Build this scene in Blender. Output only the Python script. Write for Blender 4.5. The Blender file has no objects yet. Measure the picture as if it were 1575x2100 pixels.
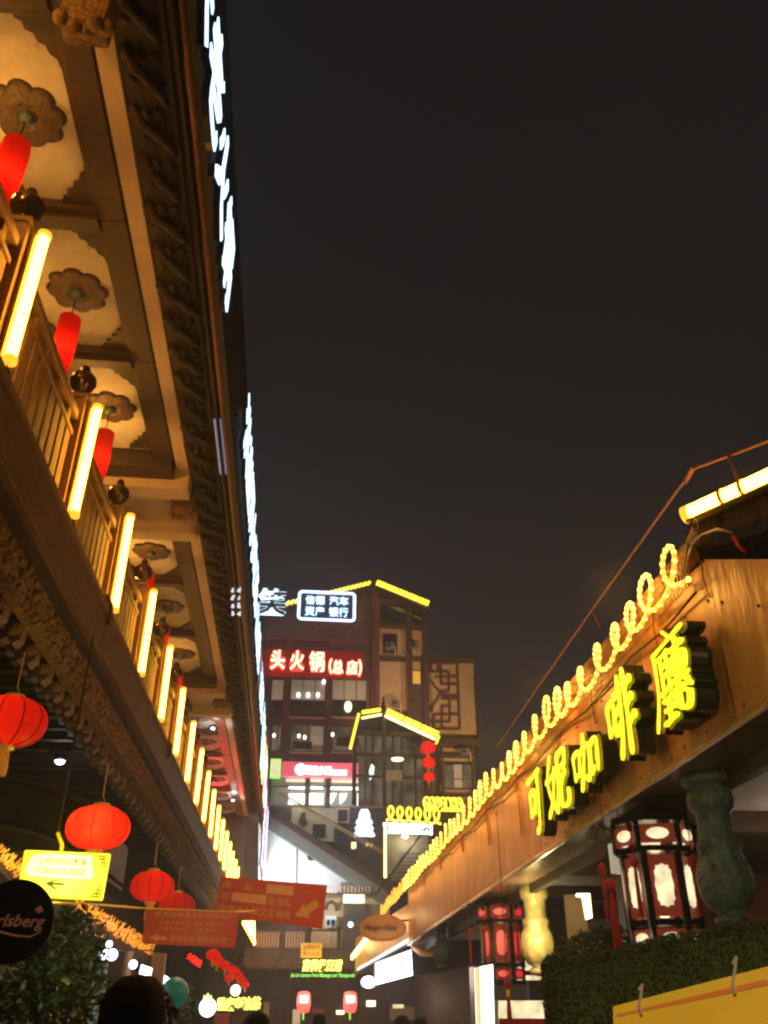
import bpy, bmesh, math, random
from mathutils import Vector as V, Matrix
random.seed(7)
PI = math.pi
S = bpy.context.scene
COL = S.collection

# ------------------------------------------------------------------ camera, sky, exposure
F_PX, TH, YAW, EYE = 1750.0, math.radians(30), math.radians(-6), 1.6
cam = bpy.data.cameras.new('camera'); camo = bpy.data.objects.new('camera', cam); COL.objects.link(camo)
cam.sensor_fit = 'VERTICAL'; cam.sensor_height = 36; cam.lens = 36 * F_PX / 2100
cam.clip_end = 2000; cam.clip_start = 0.05
camo.location = (0, 0, EYE); camo.rotation_euler = (PI/2 + TH, 0, YAW)
S.camera = camo
S.view_settings.view_transform = 'Standard'; S.view_settings.look = 'None'
S.view_settings.exposure = 0.0; S.view_settings.gamma = 1
S.view_settings.use_curve_mapping = False
S.cycles.use_denoising = True
S.cycles.max_bounces = 5; S.cycles.diffuse_bounces = 2; S.cycles.glossy_bounces = 2; S.cycles.transmission_bounces = 3
S.cycles.sample_clamp_indirect = 3
S.cycles.caustics_reflective = False; S.cycles.caustics_refractive = False
S.cycles.pixel_filter_type = 'BLACKMAN_HARRIS'; S.cycles.filter_width = 2.4
W = bpy.data.worlds.new('World'); S.world = W; W.use_nodes = True
nt = W.node_tree; N = nt.nodes; Lk = nt.links
bg = N['Background']; bg.inputs['Strength'].default_value = 0.66
tc = N.new('ShaderNodeTexCoord'); sp = N.new('ShaderNodeSeparateXYZ'); rp = N.new('ShaderNodeValToRGB')
ns = N.new('ShaderNodeTexNoise'); ns.inputs['Scale'].default_value = 1.6; ns.inputs['Detail'].default_value = 3
mm = N.new('ShaderNodeMath'); mm.operation = 'MULTIPLY_ADD'; mm.inputs[1].default_value = 0.22
Lk.new(tc.outputs['Generated'], sp.inputs[0]); Lk.new(tc.outputs['Generated'], ns.inputs['Vector'])
Lk.new(ns.outputs[0], mm.inputs[0]); Lk.new(sp.outputs['Z'], mm.inputs[2]); Lk.new(mm.outputs[0], rp.inputs[0])
Lk.new(rp.outputs[0], bg.inputs[0])
rp.color_ramp.elements[0].position = 0.3; rp.color_ramp.elements[0].color = (.030, .028, .036, 1)
rp.color_ramp.elements[1].position = 1.0; rp.color_ramp.elements[1].color = (.0135, .0120, .0112, 1)
e = rp.color_ramp.elements.new(0.62); e.color = (.0190, .0175, .0180, 1)

HAZE = .0042
S.cycles.volume_bounces = 0
# ------------------------------------------------------------------ picture to place
def ray(px, py):
    u = (px-787.5)/F_PX; v = (1050-py)/F_PX
    a, b, d = u, math.cos(TH)-v*math.sin(TH), math.sin(TH)+v*math.cos(TH)
    c, s = math.cos(YAW), math.sin(YAW)
    return V((c*a-s*b, s*a+c*b, d))
def PX(px, py, x): d = ray(px, py); return d*(x/d.x)+V((0, 0, EYE))
def PY(px, py, y): d = ray(px, py); return d*(y/d.y)+V((0, 0, EYE))
def PZ(px, py, z): d = ray(px, py); return d*((z-EYE)/d.z)+V((0, 0, EYE))

FWD = V((-math.sin(YAW)*math.cos(TH), math.cos(YAW)*math.cos(TH), math.sin(TH)))
def depth(p): return (p-V((0, 0, EYE))).dot(FWD)      # metres from the eye along its axis: an apparent width becomes a real one
# ------------------------------------------------------------------ materials
def mat(name, col, rough=.7, var=.25, scale=6, bump=.0, metal=0, emit=None, stre=0, stretch=None, spec=.5, bscale=None, sample=True, fleck=None):
    m = bpy.data.materials.new(name); m.use_nodes = True
    n = m.node_tree.nodes; l = m.node_tree.links; p = n['Principled BSDF']
    p.inputs['Roughness'].default_value = rough; p.inputs['Metallic'].default_value = metal
    p.inputs['Specular IOR Level'].default_value = spec
    c = n.new('ShaderNodeTexCoord'); mp = n.new('ShaderNodeMapping'); l.new(c.outputs['Object'], mp.inputs[0])
    if stretch: mp.inputs['Scale'].default_value = stretch
    nz = n.new('ShaderNodeTexNoise'); nz.inputs['Scale'].default_value = scale; nz.inputs['Detail'].default_value = 6; nz.inputs['Roughness'].default_value = .65
    l.new(mp.outputs[0], nz.inputs['Vector'])
    r = n.new('ShaderNodeValToRGB'); l.new(nz.outputs[0], r.inputs[0])
    r.color_ramp.elements[0].position = .3; r.color_ramp.elements[1].position = .7
    r.color_ramp.elements[0].color = tuple(x*(1-var) for x in col)+(1,)
    r.color_ramp.elements[1].color = tuple(min(1, x*(1+var)) for x in col)+(1,)
    out = r.outputs[0]
    if fleck:
        n2 = n.new('ShaderNodeTexNoise'); n2.inputs['Scale'].default_value = fleck[1]; n2.inputs['Detail'].default_value = 8
        l.new(mp.outputs[0], n2.inputs['Vector'])
        r2 = n.new('ShaderNodeValToRGB'); l.new(n2.outputs[0], r2.inputs[0])
        r2.color_ramp.elements[0].position = fleck[2]; r2.color_ramp.elements[1].position = fleck[2]+.08
        mx = n.new('ShaderNodeMix'); mx.data_type = 'RGBA'
        l.new(r2.outputs[0], mx.inputs['Factor']); l.new(out, mx.inputs['A']); mx.inputs['B'].default_value = tuple(fleck[0])+(1,)
        out = mx.outputs['Result']
    l.new(out, p.inputs['Base Color'])
    if bump:
        b = n.new('ShaderNodeBump'); b.inputs['Strength'].default_value = bump; b.inputs['Distance'].default_value = .03
        n3 = n.new('ShaderNodeTexNoise'); n3.inputs['Scale'].default_value = bscale or scale*3; n3.inputs['Detail'].default_value = 5
        l.new(mp.outputs[0], n3.inputs['Vector'])
        l.new(n3.outputs[0], b.inputs['Height']); l.new(b.outputs[0], p.inputs['Normal'])
    if emit:
        p.inputs['Emission Color'].default_value = tuple(emit)+(1,); p.inputs['Emission Strength'].default_value = stre
        if not sample: m.cycles.emission_sampling = 'NONE'
    return m
def glow(name, col, s, sample=True, var=0.0, vscale=8, base=(.5, .5, .5)):
    m = bpy.data.materials.new(name); m.use_nodes = True
    n = m.node_tree.nodes; l = m.node_tree.links; p = n['Principled BSDF']
    p.inputs['Base Color'].default_value = base+(1,); p.inputs['Roughness'].default_value = .3
    p.inputs['Emission Color'].default_value = tuple(col)+(1,); p.inputs['Emission Strength'].default_value = s
    if var:
        c = n.new('ShaderNodeTexCoord'); nz = n.new('ShaderNodeTexNoise'); nz.inputs['Scale'].default_value = vscale
        l.new(c.outputs['Object'], nz.inputs['Vector'])
        mr = n.new('ShaderNodeMapRange'); mr.inputs['From Min'].default_value = .3; mr.inputs['From Max'].default_value = .7
        mr.inputs['To Min'].default_value = s*(1-var); mr.inputs['To Max'].default_value = s*(1+var)
        l.new(nz.outputs[0], mr.inputs['Value']); l.new(mr.outputs[0], p.inputs['Emission Strength'])
    if not sample: m.cycles.emission_sampling = 'NONE'
    return m
def silk(name, col, own=0.0, tr=.8):
    m = bpy.data.materials.new(name); m.use_nodes = True
    n = m.node_tree.nodes; l = m.node_tree.links; n.remove(n['Principled BSDF']); o = n['Material Output']
    t = n.new('ShaderNodeBsdfTranslucent'); d = n.new('ShaderNodeBsdfPrincipled'); x = n.new('ShaderNodeMixShader')
    nz = n.new('ShaderNodeTexNoise'); nz.inputs['Scale'].default_value = 14; nz.inputs['Detail'].default_value = 5
    c = n.new('ShaderNodeTexCoord'); l.new(c.outputs['Object'], nz.inputs['Vector'])
    r = n.new('ShaderNodeValToRGB'); l.new(nz.outputs[0], r.inputs[0])
    r.color_ramp.elements[0].color = tuple(q*.75 for q in col)+(1,); r.color_ramp.elements[1].color = tuple(col)+(1,)
    l.new(r.outputs[0], t.inputs[0]); l.new(r.outputs[0], d.inputs['Base Color']); d.inputs['Roughness'].default_value = .45
    d.inputs['Emission Color'].default_value = tuple(col)+(1,); d.inputs['Emission Strength'].default_value = own
    x.inputs[0].default_value = tr; l.new(d.outputs[0], x.inputs[1]); l.new(t.outputs[0], x.inputs[2]); l.new(x.outputs[0], o.inputs[0])
    return m
M = dict(
  beam=mat('beam_wood', (.20, .105, .045), .6, .35, 3, .25, stretch=(6, .6, 6), bscale=8),
  rail=mat('rail_wood', (.30, .16, .055), .55, .3, 4, .2, stretch=(5, 5, .8)),
  post=mat('post_wood', (.36, .20, .07), .45, .3, 4, .2, stretch=(5, 5, .8)),
  dark=mat('dark_wood', (.055, .030, .020), .55, .4, 5, .3, stretch=(4, .7, 4)),
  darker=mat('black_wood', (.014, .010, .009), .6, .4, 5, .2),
  frame=mat('coffer_wood', (.070, .036, .026), .5, .3, 6, .25, stretch=(1, 3, 3)),
  fret=mat('corner_wood', (.055, .029, .021), .55, .3, 9, .2),
  white=mat('ceiling_paint', (.66, .60, .52), .85, .14, 2.5, .25, bscale=9, fleck=((.42, .34, .24), 3.5, .60)),
  mould=mat('painted_moulding', (.66, .50, .38), .7, .1, 3, .1),
  carve=mat('carved_wood', (.040, .021, .010), .6, .5, 14, .8, bscale=22),
  crust=mat('carved_gilt_wood', (.26, .15, .06), .6, .7, 10, 1.0, bscale=26),
  bracket=mat('leaf_bracket', (.20, .12, .06), .55, .6, 12, .9, bscale=24),
  bronze=mat('bronze', (.22, .13, .06), .18, .3, 6, .1, metal=.8),
  rose=mat('rosette_wood', (.105, .062, .040), .5, .4, 12, .7, bscale=20),
  tube=glow('tube_yellow', (1, .44, .04), 22.0), tubecap=glow('tube_cap', (1, .42, .02), 1.6, False),
  redsilk=silk('red_silk', (.80, .022, .008), .05), redsilk2=silk('red_silk_bright', (.85, .014, .006), .10),
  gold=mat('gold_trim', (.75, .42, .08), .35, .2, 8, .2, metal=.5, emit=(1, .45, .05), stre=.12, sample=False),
  wpane=glow('lattice_pane', (.7, .85, 1), .9, False), ribm=mat('lantern_rib', (.12, .004, .003), .6), red=mat('red_tassel', (.30, .012, .010), .7, .3, 20, .3, emit=(1, .03, .02), stre=.03, sample=False),
  ledw=glow('led_blue_white', (.50, .76, 1), 3.0), ledw2=glow('led_dim_blue', (.4, .55, 1), .28, False),
  metal=mat('black_metal', (.02, .02, .022), .3, .3, 10, .05, metal=.6),
  rust=mat('rusty_pipe', (.16, .055, .03), .5, .4, 8, .2),
  pale=mat('pale_strip', (.34, .30, .22), .6, .5, 8, .2, fleck=((.03, .02, .015), 5, .55)),
  fascia=mat('fascia_board', (.50, .20, .045), .38, .35, 2.2, .35, stretch=(1, 1.8, .35), bscale=7, fleck=((.6, .45, .28), 5, .66)),
  soffit=mat('soffit_lacquer', (.26, .17, .12), .22, .35, 3, .25, stretch=(1, .6, 1)),
  channel=mat('channel_letter_side', (.010, .022, .012), .12, .3, 6, .05, spec=.6),
  yface=glow('letter_yellow', (1, .90, .0), 1.3, True, .04, 3),
  rope=glow('rope_light', (1, .44, .02), 1.5, True), bulbs=glow('rope_bulb', (1, .60, .09), 5, False),
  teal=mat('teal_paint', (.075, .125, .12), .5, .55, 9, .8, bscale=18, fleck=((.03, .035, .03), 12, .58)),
  tealw=mat('lit_carved_post', (.50, .40, .18), .3, .35, 9, .4, bscale=16),  # tealw: same kind of teal post, its yellow lamplight put into the colour
  hedge=mat('hedge_leaf', (.060, .085, .022), .8, .45, 5), leafc=mat('tree_leaf', (.07, .11, .025), .35, .5, 9, spec=.6),
  bark=mat('bark', (.06, .045, .03), .9, .3, 8, .4),
  ybrd=mat('yellow_board', (.80, .54, .008), .6, .08, 2, .05), orng=mat('orange_print', (.65, .17, .01), .6),
  zip=mat('zip_tie', (.45, .42, .36), .3), cable=mat('grey_cable', (.40, .36, .30), .4), blackc=mat('black_cable', (.02, .018, .015), .4),
  cream=mat('cream_plaster', (.52, .37, .20), .85, .15, 2, .15), tim=mat('timber_dark', (.075, .038, .024), .6, .35, 6, .2),
  timr=mat('timber_red', (.13, .04, .028), .6, .35, 6, .2), brown=mat('brown_cladding', (.105, .058, .040), .7, .45, 1.5, .3, fleck=((.05, .03, .02), 2.5, .55)),
  grey=mat('grey_metal_roof', (.16, .165, .155), .5, .25, 3, .2), whitewall=mat('white_render', (.78, .80, .80), .8, .03, 2),
  blind=glow('roller_blind', (.85, .66, .45), .20, False, .35, .8, (.3, .26, .2)),
  glass=mat('dark_glass', (.02, .022, .022), .06, .3, 3, spec=.8), room=glow('room_inside', (.75, .55, .34), .10, False, .95, 1.3, (.06, .05, .04)),
  redled=glow('led_red_core', (1, .42, .22), 6), redhalo=glow('led_red_glow', (1, .002, .002), 1.8, True),
  pink=glow('light_box_pink', (1, .012, .10), .85, True, .15, 1), lwhite=glow('light_white', (1, .97, .9), 4), lcold=glow('light_cold_white', (.82, .9, 1), 5),
  lwarm=glow('light_warm', (1, .80, .42), 3.5), lcream=glow('light_cream', (1, .84, .48), .95, True, .4, 9),
  lgreen=glow('light_green', (.16, 1, .06), 1.4, False), lemon=glow('light_lemon', (.95, 1, .12), 2.4, False), lyel=glow('led_yellow', (1, .72, .03), 2.2), lyel2=glow('led_pale_yellow', (1, .86, .30), 3.2),
  ysign=glow('yellow_sign_face', (1, .93, .0), 1.05, True, .06, 2), ysignw=glow('yellow_sign_hot', (1, 1, .50), 1.3, False), black=mat('black_print', (.02, .018, .01), .6), olive=mat('olive_print', (.13, .10, .0), .7),
  banner=mat('red_banner', (.58, .066, .014), .55, .12, 2, .15, bscale=4), bprint=mat('banner_print', (.75, .40, .08), .6, .1), bpatch=mat('banner_patch', (.80, .42, .14), .6, .08),
  str=glow('fairy_lights', (1, .30, .01), 1.6, False), skin=mat('skin', (.45, .26, .17), .5), hair=mat('hair', (.006, .005, .005), .6, .4, 60, .6, bscale=160, spec=.25),
  cloth1=mat('dark_coat', (.015, .015, .018), .8), cloth2=mat('blue_coat', (.03, .04, .12), .8),
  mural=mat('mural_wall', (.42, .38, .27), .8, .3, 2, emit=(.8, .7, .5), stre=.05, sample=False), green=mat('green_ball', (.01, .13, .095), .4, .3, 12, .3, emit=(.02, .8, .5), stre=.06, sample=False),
  paving=mat('stone_paving', (.16, .14, .12), .35, .25, 2, .2), asphalt=mat('ground_stone', (.06, .055, .05), .6, .3, 2, .2),
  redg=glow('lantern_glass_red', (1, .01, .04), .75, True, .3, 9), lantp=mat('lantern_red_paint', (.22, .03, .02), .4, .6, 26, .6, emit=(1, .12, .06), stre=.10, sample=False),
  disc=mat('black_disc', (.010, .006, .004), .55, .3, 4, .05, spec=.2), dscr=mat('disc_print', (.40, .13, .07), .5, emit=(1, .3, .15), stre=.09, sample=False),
  hd=mat('tan_sign', (.50, .25, .09), .6, .1, 3), kblue=mat('lantern_black_lacquer', (.010, .010, .013), .15, .3, 6),
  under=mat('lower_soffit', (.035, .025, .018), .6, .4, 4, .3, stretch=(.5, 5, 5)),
)

# ------------------------------------------------------------------ mesh building
class MB:
    def __init__(s): s.v = []; s.f = []
    def add(s, vs, fs):
        b = len(s.v); s.v += [tuple(q) for q in vs]; s.f += [tuple(b+i for i in f) for f in fs]; return s
    def box(s, a, b):
        x0, y0, z0 = [min(p, q) for p, q in zip(a, b)]; x1, y1, z1 = [max(p, q) for p, q in zip(a, b)]
        return s.add([(x0,y0,z0),(x1,y0,z0),(x1,y1,z0),(x0,y1,z0),(x0,y0,z1),(x1,y0,z1),(x1,y1,z1),(x0,y1,z1)],
            [(0,3,2,1),(4,5,6,7),(0,1,5,4),(1,2,6,5),(2,3,7,6),(3,0,4,7)])
    def slab(s, pts, n, t):                      # polygon pts extruded by t along n
        n = V(n).normalized()*t; k = len(pts)
        return s.add([V(p) for p in pts]+[V(p)+n for p in pts],
            [tuple(range(k)), tuple(reversed(range(k, 2*k)))]+[(i, (i+1) % k, k+(i+1) % k, k+i) for i in range(k)])
    def bar(s, a, b, w, h=None, up=(0, 0, 1)):   # rectangular bar from a to b
        a, b = V(a), V(b); h = h or w; d = (b-a).normalized(); u = V(up)
        if abs(d.dot(u)) > .95: u = V((0, 1, 0)) if abs(d.y) < .9 else V((1, 0, 0))
        r = d.cross(u).normalized(); u = r.cross(d).normalized()
        c = [r*(i*w/2)+u*(j*h/2) for i, j in ((-1,-1),(1,-1),(1,1),(-1,1))]
        return s.add([a+q for q in c]+[b+q for q in c], [(3,2,1,0),(4,5,6,7),(0,1,5,4),(1,2,6,5),(2,3,7,6),(3,0,4,7)])
    def pipe(s, pts, r, n=8, cap=True):
        pts = [V(p) for p in pts]; k = len(pts); vs = []
        u = None
        for i, p in enumerate(pts):
            d = (pts[min(i+1, k-1)]-pts[max(i-1, 0)])
            d = d.normalized() if d.length > 1e-9 else V((0, 0, 1))
            if u is None:
                u = V((0, 0, 1)) if abs(d.z) < .9 else V((1, 0, 0))
            u = (u-d*u.dot(d)).normalized(); w = d.cross(u)
            rr = r[i] if isinstance(r, (list, tuple)) else r
            vs += [p+(u*math.cos(2*PI*j/n)+w*math.sin(2*PI*j/n))*rr for j in range(n)]
        fs = [(i*n+j, i*n+(j+1) % n, (i+1)*n+(j+1) % n, (i+1)*n+j) for i in range(k-1) for j in range(n)]
        if cap: fs += [tuple(reversed(range(n))), tuple(range((k-1)*n, k*n))]
        return s.add(vs, fs)
    def lathe(s, prof, n=20, c=(0, 0, 0), mod=None):   # prof: (r, z)
        vs = []; k = len(prof)
        for r, z in prof:
            for j in range(n):
                a = 2*PI*j/n; q = r*(mod(a, z) if mod else 1)
                vs.append((c[0]+q*math.cos(a), c[1]+q*math.sin(a), c[2]+z))
        fs = [(i*n+j, i*n+(j+1) % n, (i+1)*n+(j+1) % n, (i+1)*n+j) for i in range(k-1) for j in range(n)]
        fs += [tuple(reversed(range(n))), tuple(range((k-1)*n, k*n))]
        return s.add(vs, fs)
    def ball(s, c, r, n=8, sz=1.0):
        pr = [(r*math.sin(PI*i/n)+1e-4, -r*math.cos(PI*i/n)*sz) for i in range(n+1)]
        return s.lathe(pr, n*2 if n > 4 else 6, c)
def fin(mb, name, recalc=True, smooth=False):
    me = bpy.data.meshes.new(name); me.from_pydata([tuple(v) for v in mb.v], [], mb.f)
    if recalc:
        bm = bmesh.new(); bm.from_mesh(me); bmesh.ops.recalc_face_normals(bm, faces=bm.faces); bm.to_mesh(me); bm.free()
    if smooth:
        for p in me.polygons: p.use_smooth = True
    me.update(); return me
def wpos(o):
    p = V((0, 0, 0))
    while o: p += o.location; o = o.parent
    return p
def bevel(me, w):
    bm = bmesh.new(); bm.from_mesh(me)
    bmesh.ops.bevel(bm, geom=list(bm.edges), offset=w, segments=2, affect='EDGES', profile=.6); bm.to_mesh(me); bm.free()
def obj(name, mb, m, parent=None, smooth=False, bev=0, recalc=True, **kw):
    """link a mesh; geometry is given in world coordinates (or a thing's own if its parent stands at the origin)"""
    if isinstance(mb, MB):
        me = fin(mb, name, recalc, smooth)
        if bev: bevel(me, bev)
    else: me = mb
    me.materials.clear(); me.materials.append(M[m] if isinstance(m, str) else m)
    lo = V((min(v.co.x for v in me.vertices), min(v.co.y for v in me.vertices), min(v.co.z for v in me.vertices)))
    hi = V((max(v.co.x for v in me.vertices), max(v.co.y for v in me.vertices), max(v.co.z for v in me.vertices)))
    c = V(((lo.x+hi.x)/2, (lo.y+hi.y)/2, lo.z if parent is None else (lo.z+hi.z)/2))
    me.transform(Matrix.Translation(-c))
    o = bpy.data.objects.new(name, me); COL.objects.link(o)
    o.parent = parent; o.location = c-(wpos(parent) if parent else V((0, 0, 0)))
    for k, q in kw.items(): o[k] = q
    return o
def thing(name, label, cat, loc=(0, 0, 0), group=None):
    o = bpy.data.objects.new(name, None); COL.objects.link(o); o.location = loc; o.empty_display_size = .2
    o['label'] = label; o['category'] = cat
    if group: o['group'] = group
    return o
def tag(o, label, cat, group=None):
    o['label'] = label; o['category'] = cat
    if group: o['group'] = group
    return o
def clone(root, loc=None, label=None, rotz=None, scale=None):
    def rec(o, par):
        c = o.copy(); COL.objects.link(c); c.parent = par
        for ch in o.children: rec(ch, c)
        return c
    r = rec(root, None)
    if loc is not None: r.location = loc
    if label: r['label'] = label
    if rotz is not None: r.rotation_euler.z = rotz
    if scale: r.scale = (scale,)*3 if not isinstance(scale, tuple) else scale
    return r
def lamp(loc, col, w, r=.08, kind='POINT', name='lamp_light', aim=None, size=60):
    L = bpy.data.lights.new(name, kind); L.energy = w; L.color = col; L.shadow_soft_size = r
    if kind == 'SPOT': L.spot_size = math.radians(size); L.spot_blend = .6
    o = bpy.data.objects.new(name, L); COL.objects.link(o); o.location = loc
    if aim is not None: o.rotation_euler = (V(aim)-V(loc)).to_track_quat('-Z', 'Y').to_euler()
    return o

# quads: [TL, TR, BR, BL] in world space, u to the right, v down, w out of the face
class Q:
    def __init__(s, tl, tr, br, bl):
        s.p = [V(q) for q in (tl, tr, br, bl)]
        s.n = (s.p[3]-s.p[0]).cross(s.p[1]-s.p[0]).normalized()
    def at(s, u, v, w=0):
        a = s.p[0].lerp(s.p[1], u); b = s.p[3].lerp(s.p[2], u); return a.lerp(b, v)+s.n*w
    def patch(s, u0, v0, u1, v1, w0, w1):
        return MB().slab([s.at(u0, v0, w0), s.at(u1, v0, w0), s.at(u1, v1, w0), s.at(u0, v1, w0)], s.n, w1-w0)
    def poly(s, uv, w0, w1): return MB().slab([s.at(u, v, w0) for u, v in uv], s.n, w1-w0)
def ypix(x0, y0, x1, y1, Y):
    a = PY(x0, (y0+y1)/2, Y).x; b = PY(x1, (y0+y1)/2, Y).x; t = PY((x0+x1)/2, y0, Y).z; u = PY((x0+x1)/2, y1, Y).z
    return Q((a, Y, t), (b, Y, t), (b, Y, u), (a, Y, u))
def ypts(pts, Y): return [PY(x, y, Y) for x, y in pts]
_txt = {}
def glyphs(text, bold, depth, shear=0):
    key = (text, bold, depth, shear)
    if key in _txt: return _txt[key]
    c = bpy.data.curves.new('lettering', 'FONT'); c.body = text; c.size = 1; c.resolution_u = 2; c.offset = bold; c.extrude = depth; c.shear = shear
    o = bpy.data.objects.new('lettering', c); COL.objects.link(o)
    dg = bpy.context.evaluated_depsgraph_get(); dg.update()
    me = bpy.data.meshes.new_from_object(o.evaluated_get(dg)); vs = [v.co.copy() for v in me.vertices]; fs = [tuple(p.vertices) for p in me.polygons]
    bpy.data.objects.remove(o); bpy.data.curves.remove(c)
    xs = [v.x for v in vs]; ys = [v.y for v in vs]
    _txt[key] = (vs, fs, min(xs), max(xs), min(ys), max(ys)); return _txt[key]
def write(name, text, q, box, m, parent=None, w0=.004, w1=.012, bold=.01, shear=0, uppn=None, **kw):
    """lettering laid in the unit box (u0,v0,u1,v1) of quad q, standing from w0 to w1 off its face"""
    vs, fs, x0, x1, y0, y1 = glyphs(text, bold, .5, shear)
    u0, v0, u1, v1 = box
    mb = MB(); mb.add([q.at(u0+(v.x-x0)/(x1-x0)*(u1-u0), v1-(v.y-y0)/(y1-y0)*(v1-v0), w0+(v.z+.5)*(w1-w0)) for v in vs], fs)
    return obj(name, mb, m, parent, recalc=False, **kw)
ORD = ['first','second','third','fourth','fifth','sixth','seventh','eighth','ninth','tenth','eleventh','twelfth','thirteenth','fourteenth','fifteenth','sixteenth','seventeenth','eighteenth']

# ================================================================== the ground
obj('ground', MB().box((-80, -40, -.4), (80, 110, -.02)), 'asphalt', kind='structure')
street = obj('street', MB().box((-5.4, -10, -.019), (4.2, 60, 0)), 'paving', kind='structure')
for j in range(14):
    for i in range(8):
        x0 = -5.4+1.2*i; y0 = 30+j*1.2
        o = obj('paving_slab', MB().box((x0+.01, y0+.01, .004), (x0+1.19, y0+1.19, .016)), 'paving', street) if (i, j) == (0, 0) else None
        if o: slab0 = o
        else:
            o = slab0.copy(); COL.objects.link(o); o.location = slab0.location+V((1.2*i, 1.2*j, 0))

# ================================================================== LEFT: the gallery building
GX = -2.66
SP = 2.58; Y0 = 5.75; NB = 17
G = thing('gallery_building', 'long brown timber building with balustrade, coffered white ceiling and dark carved eave', 'building', (GX, 25, 0))
# floor beam in lengths
segs = [(-3, 4.0), (4.03, 10.6), (10.63, 17.5), (17.53, 25), (25.03, 33), (33.03, 48)]
for i, (a, b) in enumerate(segs):
    dz = .0 if i < 2 else .045
    obj('floor_beam', MB().box((GX-.25, a, 5.47+dz), (GX+.15, b, 6.0+dz)), 'beam', G, bev=.015)
    obj('beam_cap', MB().box((GX-.25, a, 6.004+dz), (GX+.19, b, 6.06+dz)), 'rail', G, bev=.01)
    obj('beam_groove', MB().box((GX-.30, a, 5.38+dz), (GX+.06, b, 5.467+dz)), 'dark', G)
    # carved band: proud irregular blobs on a board
    bd = obj('carved_band', MB().box((GX-.20, a, 5.0), (GX-.04, b, 5.378+dz)), 'crust', G)
    mb = MB(); y = max(a, 2)
    while y < min(b, 40)-.1:
        for z in (5.05, 5.17, 5.29):
            mb.ball((GX-.05+random.uniform(-.01, .02), y+random.uniform(0, .08), z+random.uniform(-.03, .03)), random.uniform(.035, .065), 4, random.uniform(.7, 1.3))
        y += .16
    obj('carving', mb, 'crust', bd, smooth=True, kind='stuff')
for y in (10.6, 17.5):
    obj('pipe_clamp', MB().pipe([(GX+.19, y-.35, 6.10), (GX+.21, y-.1, 6.09), (GX+.20, y, 5.95), (GX+.18, y+.05, 5.87)], .03), 'rust', G)
# lower soffit with joists and leaf brackets
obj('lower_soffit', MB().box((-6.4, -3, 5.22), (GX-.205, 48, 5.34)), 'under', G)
pj = None
for k in range(62):
    y = 2.2+k*.62
    if pj is None: pj = obj('joist', MB().box((-6.38, y-.06, 5.06), (GX-.215, y+.06, 5.217)), 'dark', G)
    else: o = pj.copy(); COL.objects.link(o); o.location.y = pj.location.y+k*.62
def leafb(y):
    prof = [(0, 0), (0, -.34), (-.07, -.40), (-.13, -.32), (-.19, -.36), (-.26, -.25), (-.33, -.27), (-.38, -.15), (-.47, -.15), (-.52, 0)]
    m = MB().slab([(GX-.21+x, y-.09, 5.21+z) for x, z in prof], (0, 1, 0), .18)
    for (x, z, r) in ((-.08, -.22, .09), (-.2, -.17, .08), (-.33, -.11, .07)):
        m.ball((GX-.21+x, y-.1, 5.2+z), r, 5); m.ball((GX-.21+x, y+.1, 5.2+z), r, 5)
    return m
b0 = None
for k in range(62):
    if b0 is None: b0 = obj('leaf_bracket', leafb(2.5), 'bracket', G, smooth=False)
    else:
        o = b0.copy(); COL.objects.link(o); o.location.y = b0.location.y+k*.62; o.rotation_euler.z = random.uniform(-.08, .08)
# inner wall of the upper gallery and shop wall below
obj('gallery_wall', MB().box((-5.3, -3, 6.2), (-5.1, 48, 9.7)), 'tim', G)
obj('gallery_floor', MB().box((-5.1, -3, 5.9), (GX-.26, 48, 6.1)), 'dark', G)
obj('shop_wall', MB().box((-6.6, -3, 0), (-6.4, 48, 5.3)), 'tim', G)
obj('end_wall', MB().box((-6.4, 48, 0), (-2.3, 48.2, 10)), 'tim', G)
# railing bays
bay0 = None
for k in range(-2, NB-1):
    y = Y0+k*SP
    if bay0 is None:
        r = obj('railing', MB().box((GX-.10, y+.13, 7.36), (GX+.02, y+SP-.13, 7.47)).box((GX-.09, y+.13, 6.16), (GX+.01, y+SP-.13, 6.27)).box((GX-.085, y+.13, 7.14), (GX+.005, y+SP-.13, 7.20)), 'rail', G, bev=.012)
        n = 10; bw = (SP-.26)/n
        for i in range(n):
            obj('baluster', MB().box((GX-.065, y+.13+bw*i+.03, 6.272), (GX-.015, y+.13+bw*(i+1)-.03, 7.138)), 'rail', r, bev=.008)
        for i in range(n//2):
            yy = y+.13+bw*2*i+bw
            obj('baluster_block', MB().box((GX-.07, yy-.05, 7.202), (GX-.01, yy+.05, 7.358)), 'rail', r)
        bay0 = (r, k)
    else:
        r0, k0 = bay0; c = r0.copy(); COL.objects.link(c); c.location.y = r0.location.y+(k-k0)*SP
        for ch in r0.children:
            d = ch.copy(); COL.objects.link(d); d.parent = c
p0 = None
for k in range(-2, NB):
    y = Y0+k*SP
    if p0 is None:
        p0 = obj('railing_post', MB().box((GX-.16, y-.10, 6.1), (GX+.05, y+.10, 7.70)).box((GX-.18, y-.12, 7.703), (GX+.07, y+.12, 7.76)), 'post', G, bev=.01)
        pr = [(.09, 0), (.10, .03), (.05, .06), (.06, .09), (.13, .15), (.155, .22), (.15, .29), (.10, .35), (.05, .38), (.06, .41), (.045, .46), (.01, .50)]
        f0 = obj('finial', MB().lathe(pr, 18, (GX-.055, y, 7.762)), 'bronze', p0, smooth=True)
    else:
        c = p0.copy(); COL.objects.link(c); c.location.y = p0.location.y+(k+2)*SP
        d = f0.copy(); COL.objects.link(d); d.parent = c
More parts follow.
